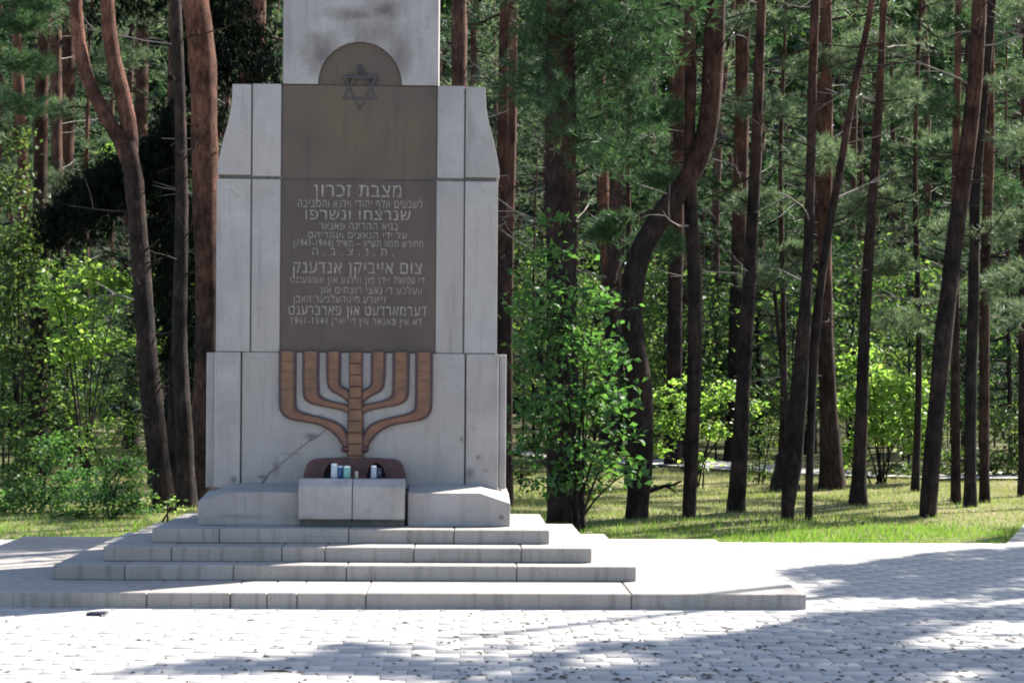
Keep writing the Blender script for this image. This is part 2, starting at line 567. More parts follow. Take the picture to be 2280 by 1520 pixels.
# ------------------------------------------------------------------ ground, plaza
def gridmesh(name, xs, ys, zf, mat):
    X, Y = np.meshgrid(xs, ys)
    Z = zf(X, Y)
    nx = len(xs)
    V = np.stack([X, Y, Z], -1).reshape(-1, 3)
    i, j = np.meshgrid(np.arange(nx - 1), np.arange(len(ys) - 1))
    a = (j * nx + i).ravel()
    Fq = np.stack([a, a + 1, a + nx + 1, a + nx], 1)
    return mesh_np(name, V, Fq, [mat], smooth=True)


def ground_z(x, y):
    x, y = np.asarray(x, float), np.asarray(y, float)
    k = np.clip((y - 3.4) / 2.5, 0, 1)
    pc = 6.75 + (y - 3.05) * .43
    k = k * np.where(y < 21, np.clip(np.maximum(pc - .1 - x, x - pc - 2.9) / .8, 0, 1), 1)
    far = np.clip((y - 18) / 40, 0, 1)
    return -0.035 + k * (0.10 * (vnoise(x * 0.35, y * 0.35, 1) - 0.35) + 0.05 * vnoise(x * 1.3, y * 1.3, 2)) + far * 0.6 * (vnoise(x * .06, y * .06, 8) - .2)


xs = np.concatenate([np.linspace(-320, -26, 40), np.linspace(-25.5, 25.5, 205), np.linspace(26, 320, 40)])
ys = np.concatenate([np.linspace(-200, -11, 20), np.linspace(-10, 42, 209), np.linspace(44, 420, 60)])
struct('ground', gridmesh('ground', xs, ys, ground_z, M['floor']), 'forest floor with thin grass and brown litter')

PY1 = 3.05                                  # far edge of the paved court
bm = bmesh.new()
pts = [(-40, -40), (40, -40), (40, 3.05), (9.5, 3.05), (16.5, 20.0), (14.0, 20.0), (6.75, 3.05), (-40, PY1)]
bm.faces.new([bm.verts.new((x, y, -0.007)) for x, y in pts])
plaza = struct('plaza', bm_mesh('plaza', bm, M['sand']), 'paved court round the monument with a path leading off at right')

PAVER_X, PAVER_Y, GAP = 0.30, 0.15, 0.005
pv = []
for r in range(int((PY1 + 6.2) / PAVER_Y)):
    y0 = PY1 - 0.02 - (r + 1) * PAVER_Y
    for c in range(-26, 40):
        x0 = c * PAVER_X + (PAVER_X / 2 if r % 2 else 0)
        cx, cy = x0 + PAVER_X / 2, y0 + PAVER_Y / 2
        if abs(cx) < 3.42 and abs(cy) < 2.12:
            continue
        u, v = to_px([[cx, cy, 0]])[0]
        if u < -120 or u > 2400 or v > 1600:
            continue
        pv.append((v, cx, cy))
pv.sort(reverse=True)
ins = [(v, x, y) for v, x, y in pv if v < 1528 and -20 < to_px([[x, y, 0]])[0][0] < 2300]
near = set((x, y) for v, x, y in ins[:300])


def paver_arrays(x, y, dz, tx, ty):
    hx, hy, b = PAVER_X / 2 - GAP / 2, PAVER_Y / 2 - GAP / 2, 0.004
    V = []
    for s, z in ((1.0, -0.03), (1.0, -0.006), (0.0, 0.0)):
        ex, ey = (hx, hy) if s else (hx - b, hy - b)
        for sx, sy in ((-1, -1), (1, -1), (1, 1), (-1, 1)):
            V.append((x + sx * ex, y + sy * ey, z + dz + sx * tx + sy * ty))
    Fq = [[k + 4 * l, (k + 1) % 4 + 4 * l, (k + 1) % 4 + 4 * l + 4, k + 4 * l + 4] for l in (0, 1) for k in range(4)] + [[8, 9, 10, 11]]
    return np.array(V), np.array(Fq)


shared = []
for k in range(6):
    g = Geo()
    g.add(*paver_arrays(0, 0, 0, random.uniform(-.0008, .0008), random.uniform(-.0008, .0008)))
    shared.append(g.mesh('paver', [M['paver']]))
rest = Geo()
for v, x, y in pv:
    dz = random.uniform(-0.0016, 0.001)
    if (x, y) in near:
        link('paver', shared[random.randrange(6)], plaza, (x, y, dz))
    else:
        rest.add(*paver_arrays(x, y, dz, random.uniform(-.0008, .0008), random.uniform(-.0008, .0008)))
stuff('paving', rest.mesh('paving', [M['paver_many']]), parent=plaza)

# pale tracks glimpsed between the trunks
g = Geo()
rp = [np.array([-30.0, 92.0]), np.array([-6.0, 60.0]), np.array([3.0, 21.0]), np.array([9.5, 15.8]), np.array([26, 13.6])]
g2 = []
for i in range(len(rp) - 1):
    for q in np.linspace(0, 1, 12, endpoint=False):
        g2.append(rp[i] * (1 - q) + rp[i + 1] * q)
g2 = np.array(g2)
V = []
for i, p in enumerate(g2):
    V += [(p[0], p[1] - 1.0, float(ground_z(p[0], p[1] - 1.0)) + .05), (p[0], p[1] + 1.1, float(ground_z(p[0], p[1] + 1.1)) + .05)]
g.add(V, [[2 * i, 2 * i + 2, 2 * i + 3, 2 * i + 1] for i in range(len(g2) - 1)])
struct('path', g.mesh('path', [M['road']]), 'pale sunlit track behind the trunks')

# ------------------------------------------------------------------ the monument
mon = thing('memorial_monument', 'tall grey stone memorial on four steps with a dark inscribed plaque and a bronze menorah', 'monument', (0, 0, 0))
RISE = [0.113, 0.118, 0.117, 0.116]
HW = [3.479, 2.287, 1.956, 1.632]
HD = [2.183, 1.422, 1.159, 0.835]
JOINTS = [[4, 331, 515, 596, 663, 815, 1407], [282, 521, 772, 1150], [385, 628, 724, 921, 1160], [490, 776, 1010]]
z = 0.0
for i in range(4):
    w, d, h = HW[i], HD[i], RISE[i]
    zb = z - (0.03 if i == 0 else 0.0)
    nw, nd = (HW[i + 1], HD[i + 1]) if i < 3 else (1.312, 0.516)
    core = box('step', -w + .05, w - .05, -d + .05, d - .05, zb, z + h - 0.012, M['joint'], mon, 0)
    dep = EYE - z - h / 2
    js = []
    for u in JOINTS[i]:
        vv = dist(u, 1330, 0)
        dd = -CY - d
        js.append(at(u, 1300, dd)[0])
    cuts = [-w] + sorted(x for x in js if -w + .2 < x < w - .2) + [w]
    fy1 = -nd + 0.12
    for a, b in zip(cuts, cuts[1:]):
        dz = random.uniform(-.002, .0015)
        dy = random.uniform(-.004, .004)
        box('stone_slab', a + .003, b - .003, -d + dy, fy1, zb, z + h + dz, M['step'], core, 0.007)
    n = max(2, round(2 * w / 1.1))
    for k in range(n):
        a, b = -w + 2 * w * k / n, -w + 2 * w * (k + 1) / n
        box('stone_slab', a + .003, b - .003, nd - 0.12, d, zb, z + h + random.uniform(-.002, .001), M['step'], core, 0.007)
    n = max(2, round((2 * nd - .24) / 0.9))
    for k in range(n):
        y0, y1 = fy1 + (2 * nd - .24) * k / n, fy1 + (2 * nd - .24) * (k + 1) / n
        for sx in (-1, 1):
            xa, xb = sorted((sx * (nw - 0.12), sx * w))
            box('stone_slab', xa, xb, y0 + .003, y1 - .003, zb, z + h + random.uniform(-.002, .001), M['step'], core, 0.007)
    z += h
ZT = z                                          # 0.464, top of the fourth step


def XB(u):
    return (u - 801.1) / 255.6


def ZB(v):
    return EYE - (v - 856.6) / 255.6


# plinth with its sloped ends
PF, PB = -0.516, 0.72
ztop = 0.750
for sx in (-1, 1):
    pl = [(sx * 0.449, ZT), (sx * 1.312, ZT), (sx * 1.312, ztop - .085), (sx * 1.06, ztop), (sx * 0.449, ztop)]
    o = prism('plinth_stone', pl, PF, 0.0, M['granite_warm'], mon, 0.0)
    for v in o.data.vertices:                       # the top sheds water towards the front
        if v.co.z > ZT + .1:
            v.co.z += -.006 if v.co.y < -.3 else .050
    bm = bmesh.new()
    bm.from_mesh(o.data)
    bmesh.ops.bevel(bm, geom=list(bm.edges), offset=0.009, segments=2, affect='EDGES', profile=0.6, clamp_overlap=True)
    bm.to_mesh(o.data)
    bm.free()
box('plinth_core', -0.446, 0.446, PF + .09, 0.0, ZT, ztop - .01, M['joint'], mon, 0)
box('plinth_back', -1.31, 1.31, 0.003, PB, ZT, ztop - .03, M['granite_warm'], mon, 0.008)
# trough stones in front, over a recessed dark foot
tr = box('flower_trough', -0.452, 0.419, -0.575, PF + .085, ZT, ZT + .092, M['joint'], mon, 0.004)
for a, b in ((-0.458, -0.013), (-0.007, 0.425)):
    p = bmesh.new()
    prof = [(-0.640, 0.530), (-0.600, 0.520), (-0.430, 0.520), (-0.430, 0.860), (-0.560, 0.862), (-0.632, 0.800)]
    A = [p.verts.new((a, y, zz)) for y, zz in prof]
    B = [p.verts.new((b, y, zz)) for y, zz in prof]
    p.faces.new(A[::-1])
    p.faces.new(B)
    for i in range(len(prof)):
        p.faces.new((A[i], A[(i + 1) % len(prof)], B[(i + 1) % len(prof)], B[i]))
    link('trough_stone', bm_mesh('trough_stone', p, M['granite_warm'], 0.008, 2), tr)

BF, BB = -0.070, 0.50                           # front and back of the shaft
zl0, zl1 = ztop - .002, ZB(785)
zm1 = ZB(400)
zu1 = ZB(190)
# lower block: panel, pilasters, set-back strips
box('lower_panel', XB(543), XB(1037), BF, BB - .05, zl0, zl1 - .003, M['granite'], mon, 0.008, 2)
for a, b in ((482, 540), (1040, 1112)):
    box('pilaster_stone', XB(a), XB(b), BF - .014, BB - .03, zl0, zl1 - .003, M['granite_warm'], mon, 0.010, 2)
for a, b in ((462.5, 481), (1113, 1130)):
    box('side_strip', XB(a), XB(b), BF + .05, BB - .08, zl0, zl1 - .006, M['granite_warm'], mon, 0.008)
box('lower_core', XB(500), XB(1095), BF + .035, BB - .07, zl0, zl1 - .052, M['joint'], mon, 0)
box('shaft_core', XB(489), XB(1103), BF + .022, BB - .06, zl1 - .05, zm1, M['joint'], mon, 0)
box('shoulder_core', XB(540), XB(1055), BF + .03, BB - .06, ZB(391), zu1 - .02, M['joint'], mon, 0)
box('joint_core', XB(489), XB(1104), BF + .024, BB - .06, zm1 + .001, ZB(391.5), M['joint'], mon, 0)
# middle storey
for a, b in ((484.5, 559), (562, 625), (971, 1032), (1035, 1107.5)):
    box('shaft_stone', XB(a), XB(b), BF + (0 if a in (484.5, 1035) else .012), BB - .01, zl1 + .002, zm1 - .007, M['granite'], mon, 0.007, 2)
# upper storey with the curved shoulders
SH = [(192, 517.5), (215, 517), (238, 515.5), (258, 512.5), (278, 508), (298, 502.5), (318, 497), (338, 492.5), (358, 488.5), (376, 486), (393, 485)]
pl = [(XB(u), ZB(v)) for v, u in SH]
pl = pl + [(XB(559), ZB(393)), (XB(559), ZB(192))]
prism('shoulder_stone', pl[::-1], BF, BB, M['granite'], mon, 0.006, 2)
pr = [(XB(797 * 2 - u + 2), zz) for (u, zz) in [(u, ZB(v)) for v, u in SH]]
pr = pr + [(XB(1035), ZB(393)), (XB(1035), ZB(192))]
prism('shoulder_stone', pr, BF, BB, M['granite'], mon, 0.006, 2)
for a, b in ((562, 625), (972, 1032)):
    box('shaft_stone', XB(a), XB(b), BF + .012, BB - .01, zm1 + .020, zu1, M['granite'], mon, 0.007, 2)
# dark slab and the inscribed plaque
box('upper_slab', XB(628), XB(970), BF + .018, BF + .16, ZB(399), ZB(191.5), M['slab'], mon, 0.003)
plq = box('plaque', XB(627.5), XB(969.5), BF + .010, BF + .16, ZB(783.5), ZB(402), M['plaque'], mon, 0.004)

# column with the arched niche cut into its foot
ux, vz, ru, rv = 799.0, 190.0, 93.0, 96.0
arc = [(ux + ru * math.cos(t), vz - rv * math.sin(t)) for t in np.linspace(0, math.pi, 33)]
out = [(628.5, 189.5), (628.5, -420), (973.5, -420), (973.5, 189.5)]
pol = [(XB(u), ZB(v)) for u, v in out] + [(XB(u), ZB(min(v, 189.5))) for u, v in arc]
bm = bmesh.new()
y0, y1 = BF + .012, BB - .02
a = [bm.verts.new((x, y0, zz)) for x, zz in pol]
b = [bm.verts.new((x, y1, zz)) for x, zz in pol]
bm.faces.new(a)
bm.faces.new(b[::-1])
for i in range(len(pol)):
    bm.faces.new((a[i], b[i], b[(i + 1) % len(pol)], a[(i + 1) % len(pol)]))
edges = [e for e in bm.edges if abs(e.verts[0].co.y - y0) < 1e-6 and abs(e.verts[1].co.y - y0) < 1e-6]
bmesh.ops.recalc_face_normals(bm, faces=bm.faces)
bmesh.ops.bevel(bm, geom=edges, offset=0.006, segments=2, affect='EDGES', profile=0.6, clamp_overlap=True)
column = link('column', bm_mesh('column', bm, M['granite_sooty']), mon)
prism('arch_panel', [(XB(u), ZB(min(v, 189.8))) for u, v in [(ux + (ru - 1) * math.cos(t), vz - (rv - 1) * math.sin(t)) for t in np.linspace(0, math.pi, 33)]],
      BF + .045, BF + .2, M['slab'], mon, 0)
# soot on the column: dark crusts with their own outline, built into the stone's colour


def soot(mat, spots):
    t = mat.node_tree
    b = t.nodes['Principled BSDF']
    src = b.inputs['Base Color'].links[0].from_socket
    g = N(t, 'ShaderNodeNewGeometry')
    n = N(t, 'ShaderNodeTexNoise', Scale=5.0, Detail=6.0, Roughness=0.7)
    t.links.new(g.outputs['Position'], n.inputs['Vector'])
    acc = None
    for (x, zz, rx, rz, k) in spots:
        mp = N(t, 'ShaderNodeMapping')
        mp.vector_type = 'POINT'
        mp.inputs['Location'].default_value = (-x / rx, 0, -zz / rz)
        mp.inputs['Scale'].default_value = (1 / rx, 0, 1 / rz)
        t.links.new(g.outputs['Position'], mp.inputs['Vector'])
        ln = N(t, 'ShaderNodeVectorMath', operation='LENGTH')
        t.links.new(mp.outputs[0], ln.inputs[0])
        ad = N(t, 'ShaderNodeMath', operation='MULTIPLY_ADD')
        t.links.new(n.outputs['Fac'], ad.inputs[0])
        ad.inputs[1].default_value = 1.6
        t.links.new(ln.outputs['Value'], ad.inputs[2])
        r = ramp(t, [(0.0, (k, k, k)), (1.0, (0, 0, 0))])
        mr = N(t, 'ShaderNodeMapRange')
        mr.inputs['From Min'].default_value = 0.9
        mr.inputs['From Max'].default_value = 1.75
        t.links.new(ad.outputs[0], mr.inputs['Value'])
        t.links.new(mr.outputs[0], r.inputs['Fac'])
        acc = r.outputs[0] if acc is None else mixc(t, 1.0, acc, r.outputs[0], 'LIGHTEN')
    t.links.new(mixc(t, acc, src, (0.06, 0.045, 0.045)), b.inputs['Base Color'])


soot(M['granite_sooty'], [(XB(790), ZB(36), .42, .09, .6), (XB(850), ZB(24), .26, .15, .8), (XB(716), ZB(125), .22, .26, .7), (XB(888), ZB(125), .17, .30, .6), (XB(830), ZB(70), .34, .26, .5), (XB(640), ZB(60), .06, .4, .3)])
soot(M['granite'], [(XB(620), ZB(1040), .05, .10, .5), (XB(700), ZB(972), .09, .045, .75), (XB(590), ZB(1062), .07, .03, .8), (XB(1030), ZB(975), .03, .05, .7),
                    (XB(735), ZB(945), .035, .03, .7), (XB(655), ZB(1010), .12, .02, .35)])
soot(M['granite_warm'], [(XB(1068), ZB(1015), .04, .04, .8), (XB(1050), ZB(1050), .06, .08, .75), (XB(1085), ZB(1045), .04, .03, .5), (XB(527), ZB(1068), .04, .04, .7),
                         (XB(1118), ZB(1140), .03, .03, .7), (XB(700), ZB(1140), .2, .04, .25), (XB(560), ZB(1140), .3, .03, .3)])
soot(M['slab'], [(XB(880), ZB(770), .2, .1, .2)])

# a dark crack running up the lower panel to the foot of the menorah arm
cr_ = [(588, 1076, 7), (597, 1066, 6), (606, 1053, 5), (622, 1040, 3), (645, 1020, 2.5), (668, 1001, 2.5), (690, 984, 4), (702, 975, 5), (716, 968, 3), (733, 952, 4), (739, 946, 1)]
g = Geo()
V = []
for u, v, w in cr_:
    V += [(XB(u - w * .3), BF - .0015, ZB(v - w * .35)), (XB(u + w * .3), BF - .0015, ZB(v + w * .35))]
g.add(V, [[2 * i, 2 * i + 1, 2 * i + 3, 2 * i + 2] for i in range(len(cr_) - 1)])
link('crack', g.mesh('crack', [plain('crack_grime', (.13, .115, .12), .9, var=.5, scale=40)]), mon)

# star of David: two dark triangles
star = None
R = 53 / 255.6
cz = ZB(196)
for k, (s, sg) in enumerate(((1, .0), (-1, .003))):
    g = Geo()
    pts3 = [(XB(799.5) + R * math.sin(q) * 0.86, cz + s * R * math.cos(q)) for q in (0, 2 * math.pi / 3, 4 * math.pi / 3)]
    cxm, czm = np.mean(pts3, axis=0)
    inn = [(cxm + (x - cxm) * 0.80, czm + (zz - czm) * 0.80) for x, zz in pts3]
    yf = BF + .014 - sg
    V = [(x, yf, zz) for x, zz in pts3] + [(x, yf, zz) for x, zz in inn] + [(x, BF + .05, zz) for x, zz in pts3] + [(x, BF + .05, zz) for x, zz in inn]
    Fq = []
    for i in range(3):
        j = (i + 1) % 3
        Fq += [[i, j, 3 + j, 3 + i], [i, 6 + i, 6 + j, j], [3 + i, 3 + j, 9 + j, 9 + i]]
    g.add(V, Fq)
    me = g.mesh('star_triangle', [M['star']])
    if star is None:
        star = link('star_of_david', me, mon)
    else:
        link('star_triangle', me, star)

# inscription, each line measured on the photograph (top and bottom of the letters, left and right end)
LINES = [('מצבת זכרון', 700, 893, 413, 439, .02), ('לשבעים אלף יהודי וילנא והסביבה', 664, 941, 447, 463, .012),
         ('שנרצחו ונשרפו', 681, 913, 469, 490, .014), ('בגיא ההריגה פאנאר', 711, 886, 497, 512, .012),
         ('על ידי הנאצים ועוזריהם', 687, 906, 518, 531, .012), ('מחודש תמוז תש״א – תש״ד (1941-1944)', 655, 942, 536, 550, .008),
         ('. ת . נ . צ . ב . ה', 697, 877, 554, 569, .010), ('צום אייביקן אנדענק', 654, 939, 585, 609, .02),
         ('די 70000 יידן פון ווילנע און אומגעגנט', 648, 946, 618, 631, .012), ('וועלכע די נאצי רוצחים און', 715, 940, 640, 654, .012),
         ('זייערע מיטהעלפער האבן', 655, 860, 660, 674, .012), ('דערמארדעט און פארברענט', 645, 950, 682, 702, .016),
         ('דא אין פאנאר אין די יארן 1941-1944', 651, 940, 709, 723, .010)]


def visual(s):
    out, buf = [], ''
    for ch in s[::-1]:
        if ch.isdigit() or (buf and ch in '-'):
            buf = ch + buf
        else:
            if buf:
                out.append(buf)
                buf = ''
            out.append({'(': ')', ')': '('}.get(ch, ch))
    out.append(buf)
    return ''.join(out)


cu = bpy.data.curves.new('lettering', 'FONT')
to = bpy.data.objects.new('lettering_source', cu)
COL.objects.link(to)
for s, u0, u1, v0, v1, bold in LINES:
    cu.body = visual(s)
    cu.space_character = 1.12
    cu.extrude = 0.0
    cu.resolution_u = 2
    cu.offset = 0.0
    dg = bpy.context.evaluated_depsgraph_get()
    dg.update()
    cc = to.evaluated_get(dg).to_curve(dg)
    rings = []
    for sp in cc.splines:
        bp_ = sp.bezier_points
        ring = []
        for i in range(len(bp_)):
            p0, p1 = bp_[i], bp_[(i + 1) % len(bp_)]
            b0, b1, b2, b3 = (np.array(x[:2]) for x in (p0.co, p0.handle_right, p1.handle_left, p1.co))
            straight = np.linalg.norm(np.cross(np.append(b3 - b0, 0), np.append(b1 - b0, 0))) + np.linalg.norm(np.cross(np.append(b3 - b0, 0), np.append(b2 - b0, 0))) < 1e-6
            for q in ((0,) if straight else (0, .33, .66)):
                ring.append((1 - q) ** 3 * b0 + 3 * q * (1 - q) ** 2 * b1 + 3 * q * q * (1 - q) * b2 + q ** 3 * b3)
        ring = np.array(ring)
        if len(ring) > 2:
            x, y = ring[:, 0], ring[:, 1]
            rings.append((ring, .5 * float(np.sum(x * np.roll(y, -1) - y * np.roll(x, -1)))))
    to.to_curve_clear()
    sgn = np.sign(max(rings, key=lambda r: abs(r[1]))[1])
    isin = lambda a, b: inside(b, a * .999 + a.mean(0) * .001).all()
    hole = [any(ar * br < 0 and abs(br) > abs(ar) and isin(r, q) for q, br in rings) for r, ar in rings]
    outer = [r for (r, ar), h in zip(rings, hole) if not h]
    holes = [r for (r, ar), h in zip(rings, hole) if h]
    gl = Geo()
    for ri, r in enumerate(outer):
        inn = [h for h in holes if inside(r, h.mean(0)[None])[0]]
        vs, es, k = [], [], 0
        for q in [r] + inn:
            vs += [Vector(p) for p in q]
            es += [(k + i, k + (i + 1) % len(q)) for i in range(len(q))]
            k += len(q)
        cdt = geometry.delaunay_2d_cdt(vs, es, [], 2 if inn else 1, 1e-6)
        tri = [f for f in cdt[2] if len(f) == 3]
        if inn:
            vv = np.array([tuple(p) for p in cdt[0]])
            tri = [f for f in tri if not any(inside(h, vv[f].mean(0)[None])[0] for h in inn) and inside(r, vv[f].mean(0)[None])[0]]
        if tri:
            vv = np.array([tuple(p) for p in cdt[0]])
            gl.add(np.stack([vv[:, 0], vv[:, 1], np.full(len(vv), ri % 4 * .0006)], 1), np.array(tri))
    co = np.concatenate(gl.v)
    allp = np.concatenate(outer)
    xa, xb = allp[:, 0].min(), allp[:, 0].max()
    ya, yb = np.percentile(allp[:, 1], 8), np.percentile(allp[:, 1], 92)
    out = np.empty_like(co)
    out[:, 0] = XB(u0) + (co[:, 0] - xa) / (xb - xa) * (XB(u1) - XB(u0))
    out[:, 1] = BF + .0070 - co[:, 2]
    out[:, 2] = ZB(v1) + (co[:, 1] - ya) / (yb - ya) * (ZB(v0) - ZB(v1))
    gl.v = [out]
    if bold >= .014:                                # heavier strokes in the larger lines
        dup = out.copy()
        dup[:, 0] += .0030
        dup[:, 1] += .0030
        gl.add(dup, np.concatenate(gl.f))
    me = gl.mesh('lettering', [M['letters']])
    link('lettering', me, plq)['kind'] = 'stuff'
bpy.data.objects.remove(to)

# menorah ------------------------------------------------------------
MX = 795.0


def resample(P, n):
    P = np.asarray(P, float)
    s = np.concatenate([[0], np.cumsum(np.linalg.norm(np.diff(P, axis=0), axis=1))])
    t = np.linspace(0, s[-1], n)
    return np.stack([np.interp(t, s, P[:, 0]), np.interp(t, s, P[:, 1])], 1)


def smooth_line(P, it=2):
    P = np.asarray(P, float)
    for _ in range(it):
        Q = [P[0]]
        for a, b in zip(P, P[1:]):
            Q += [a * .75 + b * .25, a * .25 + b * .75]
        Q.append(P[-1])
        P = np.array(Q)
    return P


def cpx(P):
    """points measured on an enlargement of the photograph"""
    return np.array([(420 + x / 3.081, 740 + y / 3.081) for x, y in P])


def arm_mesh(outer, inner, tiles, red_from, mirror):
    n = 61
    A, B = resample(smooth_line(cpx(outer)), n), resample(smooth_line(cpx(inner)), n)
    if mirror:
        A[:, 0], B[:, 0] = 2 * MX - A[:, 0], 2 * MX - B[:, 0]
    A, B = A + (A - B) * .09, B - (A - B) * .09
    g = Geo()
    a3 = lambda P, y: np.stack([XB(P[:, 0]), np.full(len(P), y), ZB(P[:, 1])], 1)
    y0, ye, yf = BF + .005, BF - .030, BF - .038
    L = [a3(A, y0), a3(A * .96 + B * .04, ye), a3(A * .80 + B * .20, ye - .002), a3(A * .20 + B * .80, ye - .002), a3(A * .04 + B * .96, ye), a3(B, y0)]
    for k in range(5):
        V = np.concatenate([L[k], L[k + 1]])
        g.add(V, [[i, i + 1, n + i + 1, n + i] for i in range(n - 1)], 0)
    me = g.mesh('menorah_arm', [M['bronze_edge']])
    pieces = []
    la = np.linalg.norm(np.diff(A, axis=0), axis=1).sum()
    lb = np.linalg.norm(np.diff(B, axis=0), axis=1).sum()
    sv = np.linspace(0, red_from, tiles + 1)
    for q in range(tiles + 1):
        last = q == tiles
        m = 40 if last else 5
        s0 = sv[q] + .4
        ta = np.linspace(s0, la if last else sv[q + 1] - .4, m) / la * (n - 1)
        tb = np.linspace(s0, lb if last else sv[q + 1] - .4, m) / lb * (n - 1)
        PA = np.stack([np.interp(ta, np.arange(n), A[:, 0]), np.interp(ta, np.arange(n), A[:, 1])], 1)
        PB = np.stack([np.interp(tb, np.arange(n), B[:, 0]), np.interp(tb, np.arange(n), B[:, 1])], 1)
        h = Geo()
        K = [a3(PA * .84 + PB * .16, ye), a3(PA * .78 + PB * .22, yf), a3(PA * .22 + PB * .78, yf), a3(PA * .16 + PB * .84, ye)]
        for k in range(3):
            h.add(np.concatenate([K[k], K[k + 1]]), [[i, i + 1, m + i + 1, m + i] for i in range(m - 1)], 0)
        pieces.append(h.mesh('bronze_panel', [M['bronze'] if q < tiles else M['bronze_red']]))
    return me, pieces


ARMS = [([(638, 132), (638, 480), (645, 545), (690, 592), (780, 610), (900, 628), (990, 672), (1050, 735), (1085, 810)],
         [(742, 132), (742, 490), (752, 535), (800, 556), (950, 588), (1040, 622), (1085, 665), (1105, 720)], 5, 108),
        ([(797, 132), (797, 410), (812, 465), (870, 496), (1000, 518), (1075, 536), (1105, 555)],
         [(898, 132), (898, 400), (910, 440), (960, 466), (1085, 492), (1108, 502)], 4, 82),
        ([(957, 132), (960, 350), (985, 400), (1050, 432), (1085, 458), (1105, 480)],
         [(1047, 132), (1047, 335), (1060, 370), (1085, 386), (1108, 400)], 3, 62)]
# stem: carries the arms
g = Geo()
st = cpx([(1108, 132), (1108, 420), (1102, 560), (1098, 740), (1092, 800), (1100, 850), (1105, 1010)])
n = len(st)
hw = MX - st[:, 0] - 0
x0 = 2 * MX - st[:, 0]
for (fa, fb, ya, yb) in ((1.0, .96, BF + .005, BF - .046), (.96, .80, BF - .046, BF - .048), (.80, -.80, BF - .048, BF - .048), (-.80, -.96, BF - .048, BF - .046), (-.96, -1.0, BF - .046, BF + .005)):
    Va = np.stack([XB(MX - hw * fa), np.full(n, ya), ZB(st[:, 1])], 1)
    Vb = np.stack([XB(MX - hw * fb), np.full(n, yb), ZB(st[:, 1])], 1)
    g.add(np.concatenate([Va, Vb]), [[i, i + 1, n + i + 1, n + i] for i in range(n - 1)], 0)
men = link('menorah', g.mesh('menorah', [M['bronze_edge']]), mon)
for k in range(11):
    v0 = 784 + k * 25.5
    v1 = min(v0 + 24.6, 1066)
    hwk = np.interp([(v0 - 740) * 3.081, (v1 - 740) * 3.081], [132, 420, 560, 740, 1010], [13.2, 13.2, 15.0, 16.3, 13.8])
    bm = bmesh.new()
    vs = [bm.verts.new((XB(MX + sx * hwk[i]), BF - .046, ZB(v))) for sx, i, v in ((-1, 0, v0), (1, 0, v0), (1, 1, v1), (-1, 1, v1))]
    vt = [bm.verts.new((XB(MX + sx * (hwk[i] - 1.5)), BF - .056, ZB(v))) for sx, i, v in ((-1, 0, v0 + 1.2), (1, 0, v0 + 1.2), (1, 1, v1 - 1.2), (-1, 1, v1 - 1.2))]
    bm.faces.new(vt)
    for i in range(4):
        bm.faces.new((vs[i], vs[(i + 1) % 4], vt[(i + 1) % 4], vt[i]))
    link('bronze_panel', bm_mesh('bronze_panel', bm, M['bronze']), men)
for outer, inner, tiles, red in ARMS:
    for mir in (False, True):
        me, pcs = arm_mesh(outer, inner, tiles, red, mir)
        V0 = link('menorah_arm', me, men)
        if pcs:
            # the panels of one arm are one run of raised tiles
            gg = Geo()
            mats = []
            for p in pcs:
                co = np.zeros(len(p.vertices) * 3, np.float32)
                p.vertices.foreach_get('co', co)
                idx = np.zeros(len(p.loops), np.int32)
                p.loops.foreach_get('vertex_index', idx)
                if p.materials[0] not in mats:
                    mats.append(p.materials[0])
                gg.add(co.reshape(-1, 3), idx.reshape(-1, 3), mats.index(p.materials[0]))
            link('arm_face', gg.mesh('arm_face', mats), men)
# collar knobs and the foot with two arched recesses
for sx in (-1, 1):
    bm = bmesh.new()
    bmesh.ops.create_uvsphere(bm, u_segments=14, v_segments=9, radius=1)
    for v in bm.verts:
        v.co = Vector((XB(MX + sx * 21) + v.co.x * .040, BF - .035 + v.co.y * .035, ZB(999) + v.co.z * .028))
    for f in bm.faces:
        f.smooth = True
    link('collar_knob', bm_mesh('collar_knob', bm, M['maroon']), men)
foot = [(805, 1010), (812, 960), (830, 905), (848, 880), (885, 864), (1000, 858), (1090, 856)]
fp = [(u, v) for u, v in cpx(foot)]
fp = fp + [(2 * MX - u, v) for u, v in fp[::-1]]
cut = []
for c0 in (1300, 1010):       # from right to left along the bottom edge
    for q in np.linspace(0, math.pi, 11):
        cut.append(tuple(cpx([(c0 + 68 * math.cos(q), 1010 - 118 * math.sin(q))])[0]))
pf = [(XB(u), ZB(v)) for u, v in fp] + [(XB(u), ZB(v)) for u, v in cut]
prism('menorah_foot', pf, BF - .075, BF + .004, M['maroon'], men, 0.004)
box('niche_back', XB(725), XB(868), BF - .012, BF + .003, ZB(1068), ZB(1020), M['void'], men, 0)  # black sheet standing in for the dark depth of the two openings

# ------------------------------------------------------------------ little things on and by the monument


def lathe(prof, seg=16):
    g = Geo()
    P = np.array(prof, float)
    th = np.linspace(0, 2 * math.pi, seg, endpoint=False)
    V = np.stack([P[:, 0][:, None] * np.cos(th), P[:, 0][:, None] * np.sin(th), np.repeat(P[:, 1][:, None], seg, 1)], -1).reshape(-1, 3)
    n = len(P)
    i = np.arange(n - 1)[:, None] * seg
    j = np.arange(seg)[None, :]
    k = (j + 1) % seg
    g.add(V, np.stack([i + j, i + k, i + seg + k, i + seg + j], -1).reshape(-1, 4))
    return g


